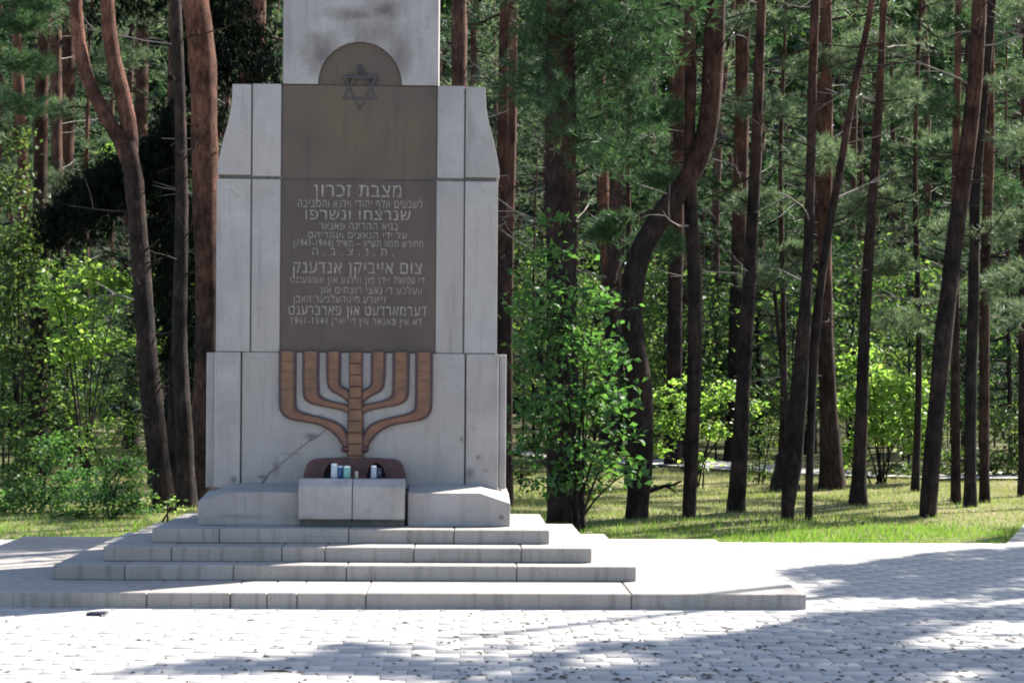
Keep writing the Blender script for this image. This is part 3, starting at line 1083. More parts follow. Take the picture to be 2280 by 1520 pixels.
for k, (u, dx, r, h, col, lidc, lab) in enumerate((
        (744, 0, .030, .125, (.55, .62, .72), (.75, .75, .72), 'tall pale blue glass candle jar at the left end of the row'),
        (757, 0, .024, .105, (.03, .10, .30), (.55, .6, .7), 'deep blue glass candle jar between the pale blue and teal jars'),
        (772, 0, .033, .105, (.20, .48, .45), (.70, .72, .66), 'wide teal glass candle jar just left of the menorah stem'),
        (793, 0, .016, .060, (.60, .55, .40), (.5, .42, .3), 'smallest candle holder, cream coloured, at the foot of the menorah stem'),
        (832, 0, .026, .110, (.42, .50, .60), (.75, .72, .7), 'pale glass candle jar in the right hand arched recess'),
        (843, 0, .022, .085, (.02, .03, .07), (.05, .05, .1), 'dark glass candle jar beside the pale one in the right recess'))):
    t = thing('candle_jar', lab, 'candle jar', (at(u, 1060, 13.64)[0], PF + .055 + (.02 if k % 2 else 0), 0.8615), 'candle jars behind the stone trough')
    gm = bpy.data.materials.new('jar_glass_%d' % k)
    gm.use_nodes = True
    b = gm.node_tree.nodes['Principled BSDF']
    b.inputs['Base Color'].default_value = (*col, 1)
    b.inputs['Roughness'].default_value = 0.12
    b.inputs['Transmission Weight'].default_value = 0.35
    j = link('jar', lathe([(0, 0), (r * .85, 0), (r, h * .12), (r * .92, h * .55), (r, h * .8), (r * .8, h * .86)]).mesh('jar', [gm], True), t)
    link('lid', lathe([(r * .82, h * .86), (r * .88, h * .9), (r * .8, h * .98), (r * .3, h), (0, h)]).mesh('lid', [plain('jar_lid_%d' % k, lidc, .5)], True), t)

p = ground(217, 1369)
g = Geo()
V = []
for sx, sy, sz in ((-1, -1, 0), (1, -1, 0), (1, 1, 0), (-1, 1, 0), (-.94, -.8, 1), (.97, -.75, 1), (.9, .8, 1), (-.97, .7, 1)):
    V.append((sx * .065 + .01 * sy, sy * .035, .004 + sz * .022 + .006 * sx))
g.add(V, [[0, 1, 5, 4], [1, 2, 6, 5], [2, 3, 7, 6], [3, 0, 4, 7], [4, 5, 6, 7], [3, 2, 1, 0]])
o = link('wood_scrap', g.mesh('wood_scrap', [plain('dark_blue_scrap', (.035, .035, .06), .8)]), None, (p[0], p[1], .001))
tag(o, 'small dark flat scrap lying on the sunlit paving below the lowest step', 'scrap')
p = ground(618, 1497)
g = Geo()
g.tube([(-.08, .01, .008), (-.03, 0, .010), (.03, -.004, .009), (.085, -.012, .006)], [.005, .006, .005, .003], 6)
g.tube([(.0, 0, .010), (.03, .02, .014), (.05, .025, .012)], [.003, .003, .002], 5)
o = link('twig', g.mesh('twig', [M['bark_dark']]), None, (p[0], p[1], .001))
tag(o, 'thin forked twig lying on the bright paving near the bottom edge', 'twig')

# fallen needles, cones and leaf scraps on the paving
g = Geo()
n = 0
while n < 760:
    u, v = rng.uniform(-30, 2310), 1360 + 190 * rng.random() ** 0.8
    if u < 1000 and rng.random() < 0.72:
        continue
    p = ground(u, v)
    if abs(p[0]) < 3.5 and abs(p[1]) < 2.2:
        continue
    s = rng.uniform(.007, .018)
    a = rng.uniform(0, 6.28)
    e = rng.uniform(1.0, 2.6)
    ca, sa = math.cos(a), math.sin(a)
    V = [(p[0] + s * (e * x * ca - y * sa), p[1] + s * (e * x * sa + y * ca), zz * s + .002) for x, y, zz in ((-1, 0, .1), (0, -.8, .1), (1, 0, .1), (0, .8, .1), (0, 0, .55))]
    g.add(V, np.array([[0, 1, 4], [1, 2, 4], [2, 3, 4], [3, 0, 4]]))
    n += 1
stuff('leaf_litter', g.mesh('leaf_litter', [plain('litter', (.055, .045, .04), .9, var=.5)]), 'dark scraps of leaf and cone scattered over the paving', 'litter')

# ------------------------------------------------------------------ foliage builders


def unit(n):
    v = rng.normal(size=(n, 3))
    return v / np.linalg.norm(v, axis=1)[:, None]


def tufts(C, D, size, k=12, w=0.011, spread=0.75):
    """needle tufts: k thin triangles fanning from each centre C about direction D"""
    C, D = np.asarray(C, float), np.asarray(D, float)
    m = len(C)
    s = np.broadcast_to(np.asarray(size, float), (m,))
    dirs = D[:, None, :] + unit(m * k).reshape(m, k, 3) * spread
    dirs /= np.linalg.norm(dirs, axis=2)[..., None]
    side = np.cross(dirs, unit(m * k).reshape(m, k, 3))
    side /= np.linalg.norm(side, axis=2)[..., None] + 1e-9
    L = s[:, None, None] * rng.uniform(.7, 1.15, (m, k, 1))
    st = C[:, None, :] - D[:, None, :] * (s[:, None, None] * rng.uniform(0, .5, (m, k, 1)))
    ww = (w * s / 0.2)[:, None, None] * side
    V = np.stack([st - ww, st + ww, st + dirs * L], 2).reshape(-1, 3)
    return V, np.arange(len(V)).reshape(-1, 3)


def leaves(C, size, flat=0.5, down=0.0, asp=0.62):
    """leaf blades: two triangles folded along the midrib"""
    C = np.asarray(C, float)
    m = len(C)
    s = np.broadcast_to(np.asarray(size, float), (m,))[:, None] * rng.uniform(.7, 1.2, (m, 1))
    a = unit(m)
    a[:, 2] = a[:, 2] * (1 - flat) - down
    a /= np.linalg.norm(a, axis=1)[:, None]
    nrm = unit(m) * (1 - flat) + np.array([0, 0, 1.0]) * flat
    sd = np.cross(a, nrm)
    sd /= np.linalg.norm(sd, axis=1)[:, None] + 1e-9
    up = np.cross(sd, a)
    p0, p1 = C - a * s * .5, C + a * s * .5
    q = C + a * s * .05
    l = q - sd * s * asp * .5 + up * s * .12
    r = q + sd * s * asp * .5 + up * s * .12
    V = np.stack([p0, l, p1, r], 1).reshape(-1, 3)
    b = np.arange(m)[:, None] * 4
    T = np.concatenate([b + np.array([[0, 2, 1]]), b + np.array([[0, 3, 2]])])
    return V, T


def stem_at(P, z):
    P = np.asarray(P)
    return np.array([np.interp(z, P[:, 2], P[:, 0]), np.interp(z, P[:, 2], P[:, 1]), z])


def pine_crown(P, z0, z1, nb, reach, per=7, tuft=.30, k=12, filt=None, droop=-.05, az=None, twig=True, mat='needle', lift=.25):
    """limbs from the stem P (polyline) between heights z0 and z1, hung with needle tufts"""
    g = Geo()
    C, D = [], []
    for i in range(nb):
        z = z0 + (z1 - z0) * ((i + rng.random()) / nb)
        t = (z - z0) / max(.1, z1 - z0)
        a = rng.uniform(0, 6.283) if az is None else rng.uniform(*az)
        L = reach * (1 - .62 * t ** 1.5) * rng.uniform(.55, 1.1)
        o = stem_at(P, z)
        pts, rad = [], []
        for q in np.linspace(0, 1, 6):
            pts.append(o + np.array([math.cos(a) * L * q, math.sin(a) * L * q, L * (droop * 2 * q * (1 - q) + (lift * q * q) * (.4 + t))]) + (rng.normal(size=3) * .03 * L if q else 0))
            rad.append(.012 + .035 * (1 - q) * min(1, L / 3))
        pts = np.array(pts)
        cs, ds = [], []
        for j in range(per * 2):
            q = .25 + .75 * (j + rng.random()) / (per * 2)
            b = np.array([np.interp(q * 5, range(6), pts[:, c]) for c in range(3)])
            off = unit(1)[0] * np.array([1, 1, .45]) * L * .22 * rng.random() ** .6
            cs.append(b + off)
            dd = np.array([math.cos(a), math.sin(a), .35]) * .7 + off / (np.linalg.norm(off) + .01) * .6
            ds.append(dd / np.linalg.norm(dd))
        cs, ds = np.array(cs), np.array(ds)
        if filt is not None:
            keep = filt(cs)
            if keep.mean() < .2:
                continue
            cs, ds = cs[keep], ds[keep]
        g.tube(pts, rad, 5, 1, cap=False)
        C.append(cs)
        D.append(ds)
    if C:
        V, T = tufts(np.concatenate(C), np.concatenate(D), tuft * rng.uniform(.75, 1.2, len(np.concatenate(C))), k)
        g.add(V, T, 0)
    if not g.v:
        return None
    return g.mesh('crown', [M[mat], M['bark_dark']])


def trunk_geo(P, R, sides=18, flare=1.35, rough=.045, nring=60, stubs=0):
    P = np.asarray(P, float)
    s = np.concatenate([[0], np.cumsum(np.linalg.norm(np.diff(P, axis=0), axis=1))])
    t = np.concatenate([np.linspace(0, .9, 6)[:-1], np.linspace(.9, s[-1], nring)])
    # smooth path
    Q = np.stack([np.interp(t, s, P[:, c]) for c in range(3)], 1)
    for _ in range(3):
        Q[1:-1] = Q[:-2] * .25 + Q[1:-1] * .5 + Q[2:] * .25
    r = np.interp(t, s, R)
    r = r * (1 + (flare - 1) * np.exp(-t / .22))
    g = Geo()
    Q[0, 2] -= .12
    r = r * (1 + .10 * (vnoise(t * 1.6, t * 0 + r[0] * 900, 21) - .5) + .06 * (vnoise(t * 5, t * 0 + r[0] * 700, 22) - .5))
    g.tube(Q, r, sides, 0, rough)
    for k in range(stubs):                       # broken twigs left on the stem
        i = rng.integers(8, min(len(Q) - 4, 52))
        a = rng.uniform(0, 6.283)
        e = np.array([math.cos(a), math.sin(a), rng.uniform(-.1, .5)])
        L = rng.uniform(.06, .26)
        q0 = Q[i] + e * r[i] * .6
        g.tube([q0, q0 + e * (r[i] * .4 + L * .5), q0 + e * (r[i] * .4 + L) + np.array([0, 0, .02])], [.016, .012, .007], 5)
    return g, Q, r


def dead_branch(o, a, L, rise=.0, r0=.016, forks=2):
    g = Geo()
    pts = [o]
    d = np.array([math.cos(a), math.sin(a), rise])
    n = 6
    for i in range(n):
        d = d + rng.normal(size=3) * .10 + np.array([0, 0, .03])
        d /= np.linalg.norm(d)
        pts.append(pts[-1] + d * L / n)
    g.tube(pts, np.linspace(r0, r0 * .3, n + 1), 6)
    for f in range(forks):
        i = random.randint(2, n - 1)
        q = [pts[i]]
        e = d + rng.normal(size=3) * .5
        e /= np.linalg.norm(e)
        for k in range(3):
            e = e + rng.normal(size=3) * .15
            q.append(q[-1] + e * L * .12)
        g.tube(q, np.linspace(r0 * .5, r0 * .15, 4), 5)
    return g


def near_pine(label, pts, d=None, mat='bark', crown=(9.0, 17.0, 18, 2.6), nbr=5, side=None, group=None, cat='tree', name='pine_tree', zbr=(2.5, 8.0), top=18.0, tuft_mat='needle', flare=1.35):
    """pts: (u, v, width in photo pixels) from the top down to the foot"""
    pts = sorted(pts, key=lambda q: -q[1])
    if d is None:
        d = dist(pts[0][0], pts[0][1])
    P = [at(u, v, d) for u, v, w in pts]
    R = [w / 2 / F * d for u, v, w in pts]
    # every stem wanders a little in depth as well
    for i in range(len(P)):
        P[i][1] += .05 * math.sin(i * 1.7 + d)
    base = P[0].copy()
    base[2] = float(ground_z(base[0], base[1]))
    P[0] = base
    # the stem goes on above the picture
    a, b = P[-2], P[-1]
    dirn = (b - a) / max(.2, b[2] - a[2])
    P2 = list(P)
    R2 = list(R)
    q = b.copy()
    while q[2] < top:
        dirn = dirn * .8 + np.array([0, 0, .2])
        q = q + np.array([dirn[0], dirn[1], 1.0]) * 1.6
        P2.append(q.copy())
        R2.append(max(.03, R2[-1] * .9))
    off = base
    t = thing(name, label, cat, tuple(base), group)
    g, Q, r = trunk_geo(np.array(P2) - off, R2, flare=flare, stubs=14)
    link('trunk', g.mesh('trunk', [M[mat]], True), t)
    if crown:
        z0, z1, nb, reach = crown
        c = pine_crown(np.array(P2) - off, z0, min(z1, top - .3), nb, reach, filt=lambda C: may_shade(C + off), mat=tuft_mat)
        if c:
            link('crown', c, t)
    PP = np.array(P2) - off
    for k in range(int(nbr * 2.2)):
        zz = random.uniform(*zbr)
        a = random.uniform(0, 6.283) if side is None else random.gauss(side, .6)
        gb = dead_branch(stem_at(PP, zz), a, random.uniform(.5, 1.7), random.uniform(-.15, .35), .013)
        link('branch', gb.mesh('branch', [M['dead'] if random.random() < .25 else M['bark_dark']], True), t)
    return t, np.array(P2), off


# ------------------------------------------------------------------ the trees one can tell apart
R_, L_ = 0.0, math.pi
near_pine('pine trunk sharply bent to the right at head height, leaning over the grass', [(1594, 0, 44), (1586, 160, 46), (1586, 250, 46), (1576, 325, 46), (1540, 400, 47), (1474, 474, 48), (1426, 535, 52), (1406, 594, 52), (1402, 682, 50), (1406, 763, 50), (1426, 843, 54), (1433, 943, 54), (1427, 1044, 52), (1418, 1157, 50)], mat='bark', nbr=4, zbr=(3.8, 6.5), flare=1.15)
near_pine('slim straight pine passing just behind the bend of the crooked pine', [(1536, 0, 24), (1538, 160, 25), (1534, 321, 26), (1539, 482, 30), (1549, 602, 32), (1547, 803, 33), (1540, 1000, 32), (1535, 1157, 30)], mat='bark', nbr=4, flare=1.1)
near_pine('slender pine with a shadowed foot first to the right of the crooked pair', [(1698, 0, 20), (1690, 160, 22), (1684, 321, 25), (1674, 522, 28), (1667, 682, 32), (1656, 803, 33), (1645, 1044, 36), (1638, 1141, 36)], nbr=6)
near_pine('pine swelling low on its stem, one of two crossing stems', [(1817, 0, 21), (1810, 160, 20), (1805, 321, 20), (1799, 562, 23), (1793, 722, 29), (1775, 923, 40), (1762, 1040, 44), (1757, 1090, 34), (1754, 1157, 26)], nbr=5, flare=1.05)
near_pine('thin pine leaning right that crosses in front of its swollen neighbour', [(1941, 0, 14), (1925, 96, 15), (1897, 225, 16), (1873, 361, 17), (1849, 482, 18), (1829, 626, 19), (1813, 763, 22), (1806, 883, 20), (1803, 1020, 17), (1802, 1155, 16)], nbr=6, top=13, crown=(9, 12.5, 8, 1.8), flare=1.1)
near_pine('stout pale barked pine with a broad dark foot behind the crossing stems', [(1839, 100, 24), (1841, 305, 27), (1838, 482, 27), (1837, 682, 32), (1841, 883, 38), (1850, 1003, 46), (1855, 1088, 58)], mat='bark_red', nbr=3, flare=1.15)
near_pine('straight pine with roots flaring on a sandy mound in the lit grass', [(1969, 20, 15), (1961, 160, 17), (1949, 321, 19), (1938, 522, 22), (1926, 722, 26), (1917, 923, 27), (1909, 1127, 30)], nbr=7, flare=1.6)
near_pine('thickest leaning pine of the right side with a small notch at its foot', [(2184, 0, 30), (2174, 160, 33), (2154, 321, 36), (2134, 482, 37), (2114, 642, 39), (2094, 803, 39), (2078, 963, 38), (2067, 1148, 38)], nbr=7, flare=1.05)
near_pine('reddish pine rightmost of the three close stems beside the leaning pine', [(2206, 0, 18), (2202, 320, 22), (2197, 480, 21), (2194, 642, 22), (2192, 883, 22), (2190, 1116, 21)], mat='bark_red', nbr=6)
near_pine('dark pine in the middle of the three close stems beside the leaning pine', [(2182, 300, 18), (2174, 400, 20), (2170, 642, 24), (2160, 883, 26), (2158, 1126, 26)], mat='bark_dark', nbr=5)
near_pine('thin pine closest to the leaning pine among three close stems', [(2132, 100, 14), (2128, 480, 18), (2126, 722, 20), (2126, 1118, 21)], mat='bark_red', nbr=4)
near_pine('slim pine at the right edge of the forest beside the path', [(2284, 0, 14), (2280, 500, 17), (2277, 1102, 19)], nbr=5)
near_pine('broad straight pine trunk rising behind the leafy sapling next to the monument', [(1250, 0, 66), (1248, 300, 68), (1250, 600, 70), (1254, 900, 74), (1257, 1165, 80)], mat='bark', nbr=5, zbr=(3, 7), flare=1.08)
near_pine('narrow red pine nearly touching the right edge of the monument', [(1146, 0, 14), (1142, 240, 17), (1136, 500, 19), (1130, 780, 22), (1130, 1132, 24)], mat='bark_red', nbr=4)
near_pine('pine with a pale lit edge between the sapling and the crooked pine', [(1325, 0, 22), (1337, 225, 24), (1345, 480, 27), (1357, 640, 32), (1372, 850, 38), (1381, 1024, 42)], mat='bark_red', nbr=3)
near_pine('dark stem behind the bright shrub right of the crooked pine', [(1512, 300, 26), (1506, 540, 32), (1502, 700, 35), (1502, 890, 38)], d=33, mat='bark', nbr=2)
near_pine('dead grey snag leaning left of the slender right hand pine', [(1722, 640, 8), (1735, 760, 10), (1752, 900, 12), (1762, 1040, 13)], d=26, mat='bark_dark', crown=None, nbr=3, top=3.2, zbr=(1, 3), name='dead_tree')
# left of the monument
near_pine('big red barked pine standing close against the left edge of the monument', [(436, 0, 56), (449, 100, 62), (456, 300, 60), (459, 480, 57), (462, 650, 54), (461, 800, 56), (452, 1000, 58), (447, 1112, 62)], mat='bark_red', nbr=3, side=2.6, zbr=(3, 6), flare=1.1)
near_pine('red pine seen above the left shoulder of the monument beside the column', [(562, 0, 50), (566, 120, 50), (568, 400, 52), (572, 800, 56), (574, 1090, 60)], d=25, mat='bark_red', nbr=2)
near_pine('slim dark pine between the forked tree and the big red pine', [(392, 0, 24), (402, 240, 25), (404, 470, 28), (398, 790, 34), (412, 950, 38), (414, 1128, 42)], mat='bark_dark', nbr=3)
near_pine('dark pine standing among the saplings near the left edge', [(106, 0, 24), (92, 200, 28), (88, 380, 30), (90, 640, 38), (86, 860, 44), (84, 1050, 50)], d=28, mat='bark', nbr=4)
near_pine('red pine stem closest to the left edge of the wood', [(36, 60, 20), (40, 120, 23), (52, 410, 25), (58, 640, 30), (60, 1040, 36)], d=31, mat='bark_red', nbr=3)

# the forked tree: one stem, two limbs
t, PP, off = near_pine('forked pine whose stem splits into two curving limbs left of the monument', [(283, 318, 38), (297, 400, 42), (314, 600, 42), (330, 800, 44), (350, 1000, 48), (366, 1143, 54)], mat='bark', crown=None, nbr=2, side=L_, zbr=(2.5, 4.0), top=4.0, flare=1.1)
dd = dist(366, 1143)
for nm, lp in (('limb', [(286, 336, 34), (262, 306, 33), (225, 245, 31), (190, 165, 30), (174, 80, 29), (168, 0, 28), (172, -160, 26), (150, -400, 24), (160, -700, 20)]),
               ('limb', [(288, 348, 36), (290, 290, 36), (272, 215, 35), (250, 130, 34), (240, 60, 33), (236, 0, 32), (250, -200, 30), (300, -450, 26), (290, -750, 20)])):
    P = np.array([at(u, v, dd) for u, v, w in lp]) - off
    if nm and lp[0][0] == 288:
        P[:, 1] += .06
    g, Q, r = trunk_geo(P, [w / 2 / F * dd for u, v, w in lp], flare=1.0, sides=12)
    link('limb', g.mesh('limb', [M['bark_red']], True), t)
    c = pine_crown(P, 7.5, P[-1][2], 10, 2.2, filt=lambda C: may_shade(C + off))
    if c:
        link('crown', c, t)

# squat stump between the crossing stems
p = ground(1748, 1092)
g = Geo()
q = np.array([[0, 0, -.1], [0, 0, .12], [.02, 0, .35], [.03, .02, .55], [.05, .02, .66]])
g.tube(q, [.30, .22, .19, .17, .08], 14, 0, .10)
o = link('tree_stump', g.mesh('tree_stump', [M['bark_dark']], True), None, (p[0], p[1], float(ground_z(p[0], p[1]))))
tag(o, 'squat dark stump beside the foot of the swollen pine', 'tree stump')
p = ground(1490, 1116)
gb = dead_branch(np.array([-.55, 0, .07]), .05, .8, .05, .055, 2)  # branch shape put in for a dark wedge in the grass
o = link('dark_branch_shape', gb.mesh('dark_branch_shape', [M['bark_dark']], True), None, (p[0], p[1], float(ground_z(p[0], p[1]))))
tag(o, 'dark branch shape in the grass behind the crooked pine', 'branch')


# ------------------------------------------------------------------ pines with low boughs hanging into the picture
def bough_pine(label, u, d, r, boughs, mat, name='young_pine', tuft=.15, cat='tree', top=9.0, barkm='bark', k=18, fwd=0.0):
    k = 15
    tuft = .16 if tuft > .2 else .14
    """boughs: (from v on the stem, tip u, tip v, number of tufts)"""
    b = at(u, 859, d)
    base = np.array([b[0], b[1], float(ground_z(b[0], b[1]))])
    t = thing(name, label, cat, tuple(base))
    P = np.array([[.04 * math.sin(z * .9), .03 * math.cos(z), z] for z in np.linspace(0, top, 12)])
    g, Q, rr = trunk_geo(P, np.linspace(r, r * .35, 12))
    link('trunk', g.mesh('trunk', [M[barkm]], True), t)
    gc = Geo()
    C, D = [], []
    for (v0, tu, tv, n) in boughs:
        o = at(u, v0, d) - base
        o = stem_at(P, max(.2, o[2]))
        tip = at(tu, tv, d) - base
        tip[1] += random.uniform(-1.7, .4) - fwd
        L = np.linalg.norm(tip - o)
        mid = (o + tip) / 2 + np.array([0, 0, .10 * L])
        ts = np.linspace(0, 1, 7)[:, None]
        pts = (1 - ts) ** 2 * o + 2 * ts * (1 - ts) * mid + ts ** 2 * tip
        pts[1:-1] += rng.normal(size=(5, 3)) * .03 * L
        gc.tube(pts, np.linspace(.022, .006, 7), 5, 1, cap=False)
        for j in range(int(n * 3.2)):
            q = .2 + .8 * rng.random() ** .8
            c = np.array([np.interp(q * 6, range(7), pts[:, a]) for a in range(3)])
            off = unit(1)[0] * np.array([1, 1, .55]) * (.16 + .22 * L * rng.random())
            C.append(c + off)
            e = (tip - o) / L * .6 + off / (np.linalg.norm(off) + .02) * .5 + np.array([0, 0, .25])
            D.append(e / np.linalg.norm(e))
    C, D = np.array(C), np.array(D)
    V, T = tufts(C, D, tuft * rng.uniform(.7, 1.2, len(C)), k, .0075, 1.0)
    gc.add(V, T, 0)
    link('crown', gc.mesh('crown', [M[mat], M['bark_dark']]), t)
    return t


bough_pine('blue green pine whose needles veil the broad trunk right of the column', 1251, 20.7, .05,
           [(60, 1160, 60, 60), (40, 1400, 30, 70), (120, 1190, 140, 60), (140, 1450, 120, 80), (210, 1140, 230, 60), (230, 1420, 200, 80), (300, 1400, 290, 60), (330, 1330, 400, 60), (-40, 1330, -20, 60), (400, 1440, 380, 40), (20, 1300, 130, 60), (160, 1260, 170, 60), (280, 1230, 290, 50)], 'needle', fwd=1.3)
bough_pine('pine with grey green sprays filling the gap left of the crooked pine top', 1400, 25.5, .06,
           [(60, 1500, 40, 60), (150, 1480, 120, 60), (250, 1510, 250, 70), (330, 1300, 330, 60), (420, 1490, 420, 60), (480, 1330, 520, 60), (560, 1480, 560, 50), (20, 1290, 20, 50)], 'needle', tuft=.3)
bough_pine('pine with green boughs around the leaning pine top', 2163, 24.0, .045,
           [(90, 2080, 60, 50), (310, 2230, 330, 45), (330, 2090, 330, 40), (360, 2260, 440, 45), (240, 2060, 260, 40), (30, 2240, 40, 40)], 'needle')
bough_pine('grey twiggy pine spreading sparse sprays between the right hand stems', 2040, 26, .06,
           [(100, 1880, 120, 60), (220, 1900, 260, 60), (330, 2160, 330, 60), (430, 1900, 470, 60), (520, 2180, 520, 60), (600, 1930, 600, 60), (680, 2150, 680, 60), (20, 2160, 30, 60), (740, 1960, 720, 40)], 'needle_grey', tuft=.32, k=11)
bough_pine('grey green pine behind the slender stem right of the crooked pine', 1740, 27, .06,
           [(60, 1650, 60, 60), (150, 1850, 160, 70), (260, 1640, 270, 60), (360, 1820, 380, 70), (460, 1630, 470, 60), (560, 1800, 560, 50), (20, 1850, 10, 50), (640, 1650, 630, 50)], 'needle_grey', tuft=.32, k=11)
bough_pine('pale sprayed pine at the top right corner of the wood', 2330, 23, .06,
           [(40, 2220, 60, 50), (180, 2210, 210, 50), (340, 2190, 340, 50), (480, 2200, 520, 50), (600, 2180, 640, 50), (700, 2200, 720, 50)], 'needle_grey', k=11)
bough_pine('green pine rising at the top left corner of the wood', -20, 27, .07,
           [(60, 100, 70, 80), (140, 110, 150, 80), (10, 120, 10, 60), (230, 90, 240, 50)], 'needle')
bough_pine('olive pine filling the gap between the forked limbs and the left edge', 190, 33, .07,
           [(40, 60, 60, 60), (140, 320, 150, 60), (240, 80, 250, 60), (330, 320, 330, 60), (420, 90, 400, 50), (30, 330, 20, 60)], 'needle_grey', tuft=.36, k=11)

# the dark spruce with a drooping bough
us, ds = 392, 24.2
b = at(us, 859, ds)
base = np.array([b[0], b[1], float(ground_z(b[0], b[1]))])
sp = thing('spruce_tree', 'dark spruce with hanging boughs behind the forked pine', 'tree', tuple(base))
P = np.array([[0, 0, z] for z in np.linspace(0, 11, 12)])
g, Q, rr = trunk_geo(P, np.linspace(.13, .05, 12))
link('trunk', g.mesh('trunk', [M['bark_dark']], True), sp)
gc = Geo()
C, D = [], []
for (v0, tu, tv, n) in ((300, 100, 490, 560), (330, 190, 450, 330), (420, 470, 560, 120), (380, 300, 560, 140), (500, 330, 650, 90), (470, 470, 700, 90), (560, 360, 740, 60), (200, 330, 330, 80), (130, 470, 230, 120), (60, 500, 120, 100),
                        (20, 600, 60, 120), (90, 620, 160, 140), (0, 180, 30, 60), (250, 480, 380, 80), (600, 440, 830, 90), (700, 400, 900, 80), (-60, 560, 10, 120)):
    o = stem_at(P, (at(us, v0, ds) - base)[2])
    tip = at(tu, tv, ds) - base
    tip[1] += random.uniform(-.5, .9)
    L = np.linalg.norm(tip - o)
    mid = (o * .45 + tip * .55) + np.array([0, 0, .22 * L])
    ts = np.linspace(0, 1, 8)[:, None]
    pts = (1 - ts) ** 2 * o + 2 * ts * (1 - ts) * mid + ts ** 2 * tip
    gc.tube(pts, np.linspace(.03, .008, 8), 5, 1, cap=False)
    for j in range(int(n * 1.5)):
        q = .1 + .9 * rng.random()
        c = np.array([np.interp(q * 7, range(8), pts[:, a]) for a in range(3)])
        off = np.array([rng.normal() * .10, rng.normal() * .22, -abs(rng.normal()) * .34])
        C.append(c + off)
        D.append(np.array([rng.normal() * .2, rng.normal() * .2, -1.0]))
C, D = np.array(C), np.array(D)
D /= np.linalg.norm(D, axis=1)[:, None]
C = np.repeat(C, 3, 0) + rng.normal(size=(len(C) * 3, 3)) * np.array([.05, .09, .06])
D = np.repeat(D, 3, 0)
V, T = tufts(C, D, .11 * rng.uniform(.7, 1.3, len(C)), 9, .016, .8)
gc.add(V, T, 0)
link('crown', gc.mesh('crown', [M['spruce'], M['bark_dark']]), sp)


# ------------------------------------------------------------------ shrubs and saplings
def shrub(label, blobs, d, n, size, mat, name='shrub', cat='shrub', stems=5, flat=.45, spread=.5, cluster=9):
    """blobs: (u, v, half width, half height) in photo pixels, at distance d: leaf sprays fill them"""
    u0 = np.mean([q[0] for q in blobs])
    b = at(u0, 859, d)
    base = np.array([b[0], b[1], float(ground_z(b[0], b[1]))])
    t = thing(name, label, cat, tuple(base))
    tot = sum(q[2] * q[3] for q in blobs)
    C = []
    g = Geo()
    for (u, v, hu, hv) in blobs:
        m = max(2, int(n * hu * hv / tot / cluster))
        c0 = at(u, v, d) - base
        rx, rz = hu / F * d, hv / F * d
        ry = min(rx, 1.2) * .8
        cc = unit(m) * (rng.random((m, 1)) ** .45)
        cc = c0 + cc * np.array([rx, ry, rz])
        C.append(cc)
        # a stem from the foot into this spray, with side twigs
        o = np.array([rng.normal() * .06, rng.normal() * .06, -.05])
        ts = np.linspace(0, 1, 7)[:, None]
        mid = np.array([o[0] * .5 + c0[0] * .3, c0[1] * .3, c0[2] * .6])
        pts = (1 - ts) ** 2 * o + 2 * ts * (1 - ts) * mid + ts ** 2 * c0
        g.tube(pts, np.linspace(.018, .007, 7), 5, 1, cap=False)
        for e in cc[:: max(1, m // 14)]:
            g.tube([c0 + (e - c0) * q + np.array([0, 0, .05 * math.sin(3.1 * q)]) for q in np.linspace(0, 1, 4)], [.007, .006, .004, .003], 4, 1, cap=False)
    C = np.concatenate(C)
    L = np.repeat(C, cluster, 0) + rng.normal(size=(len(C) * cluster, 3)) * np.array([1, 1, .35]) * size * 1.5 * spread * 1.6
    L = L[L[:, 2] > .03]
    V, T = leaves(L, size, flat, .12)
    g.add(V, T, 0)
    link('crown', g.mesh('crown', [M[mat], M['bark_dark']]), t)
    return t


shrub('leafy broad leaved sapling right beside the monument', [(1230, 580, 60, 40), (1215, 680, 80, 70), (1330, 660, 60, 45), (1300, 770, 95, 60), (1200, 800, 65, 70), (1370, 810, 35, 35), (1210, 920, 75, 70), (1310, 900, 75, 60),
       (1185, 1000, 55, 50), (1290, 1010, 85, 50), (1390, 1055, 60, 28), (1260, 1075, 80, 26), (1225, 500, 35, 28), (1375, 890, 40, 40), (1390, 960, 35, 30)], 18.6, 2100, .112, 'maple', 'maple_sapling', 'sapling')
shrub('bright leafy shrub between the crooked pine and the slender pine', [(1480, 880, 40, 22), (1555, 905, 45, 26), (1622, 872, 34, 24), (1495, 945, 34, 40), (1585, 960, 40, 22), (1460, 1000, 24, 22), (1560, 1030, 30, 18), (1660, 915, 24, 30), (1525, 850, 20, 14)], 26.5, 1500, .10, 'fresh')
shrub('brightest yellow green sapling glowing between two right hand pines', [(1905, 812, 34, 26), (1962, 850, 42, 30), (2030, 868, 44, 26), (1940, 905, 52, 34), (2035, 930, 46, 40), (1888, 900, 26, 40), (1965, 965, 60, 30), (1890, 1005, 24, 34), (2050, 1000, 30, 26), (1930, 780, 16, 18)], 28.0, 2900, .115, 'fresh', 'bright_sapling', 'sapling')
shrub('dull green bush near the right edge behind the three close stems', [(2230, 950, 50, 50), (2260, 1020, 60, 50), (2140, 1030, 60, 35), (2060, 1050, 60, 25), (2190, 1040, 50, 35)], 30.0, 2400, .09, 'brush')
shrub('sunlit sapling with leaves in tiers between the left edge trunk and the forked pine', [(215, 610, 60, 40), (265, 640, 40, 40), (150, 690, 60, 50), (180, 760, 70, 35), (260, 760, 50, 30), (150, 800, 35, 20), (120, 650, 40, 40)], 24.5, 1300, .115, 'fresh', 'young_oak', 'sapling')
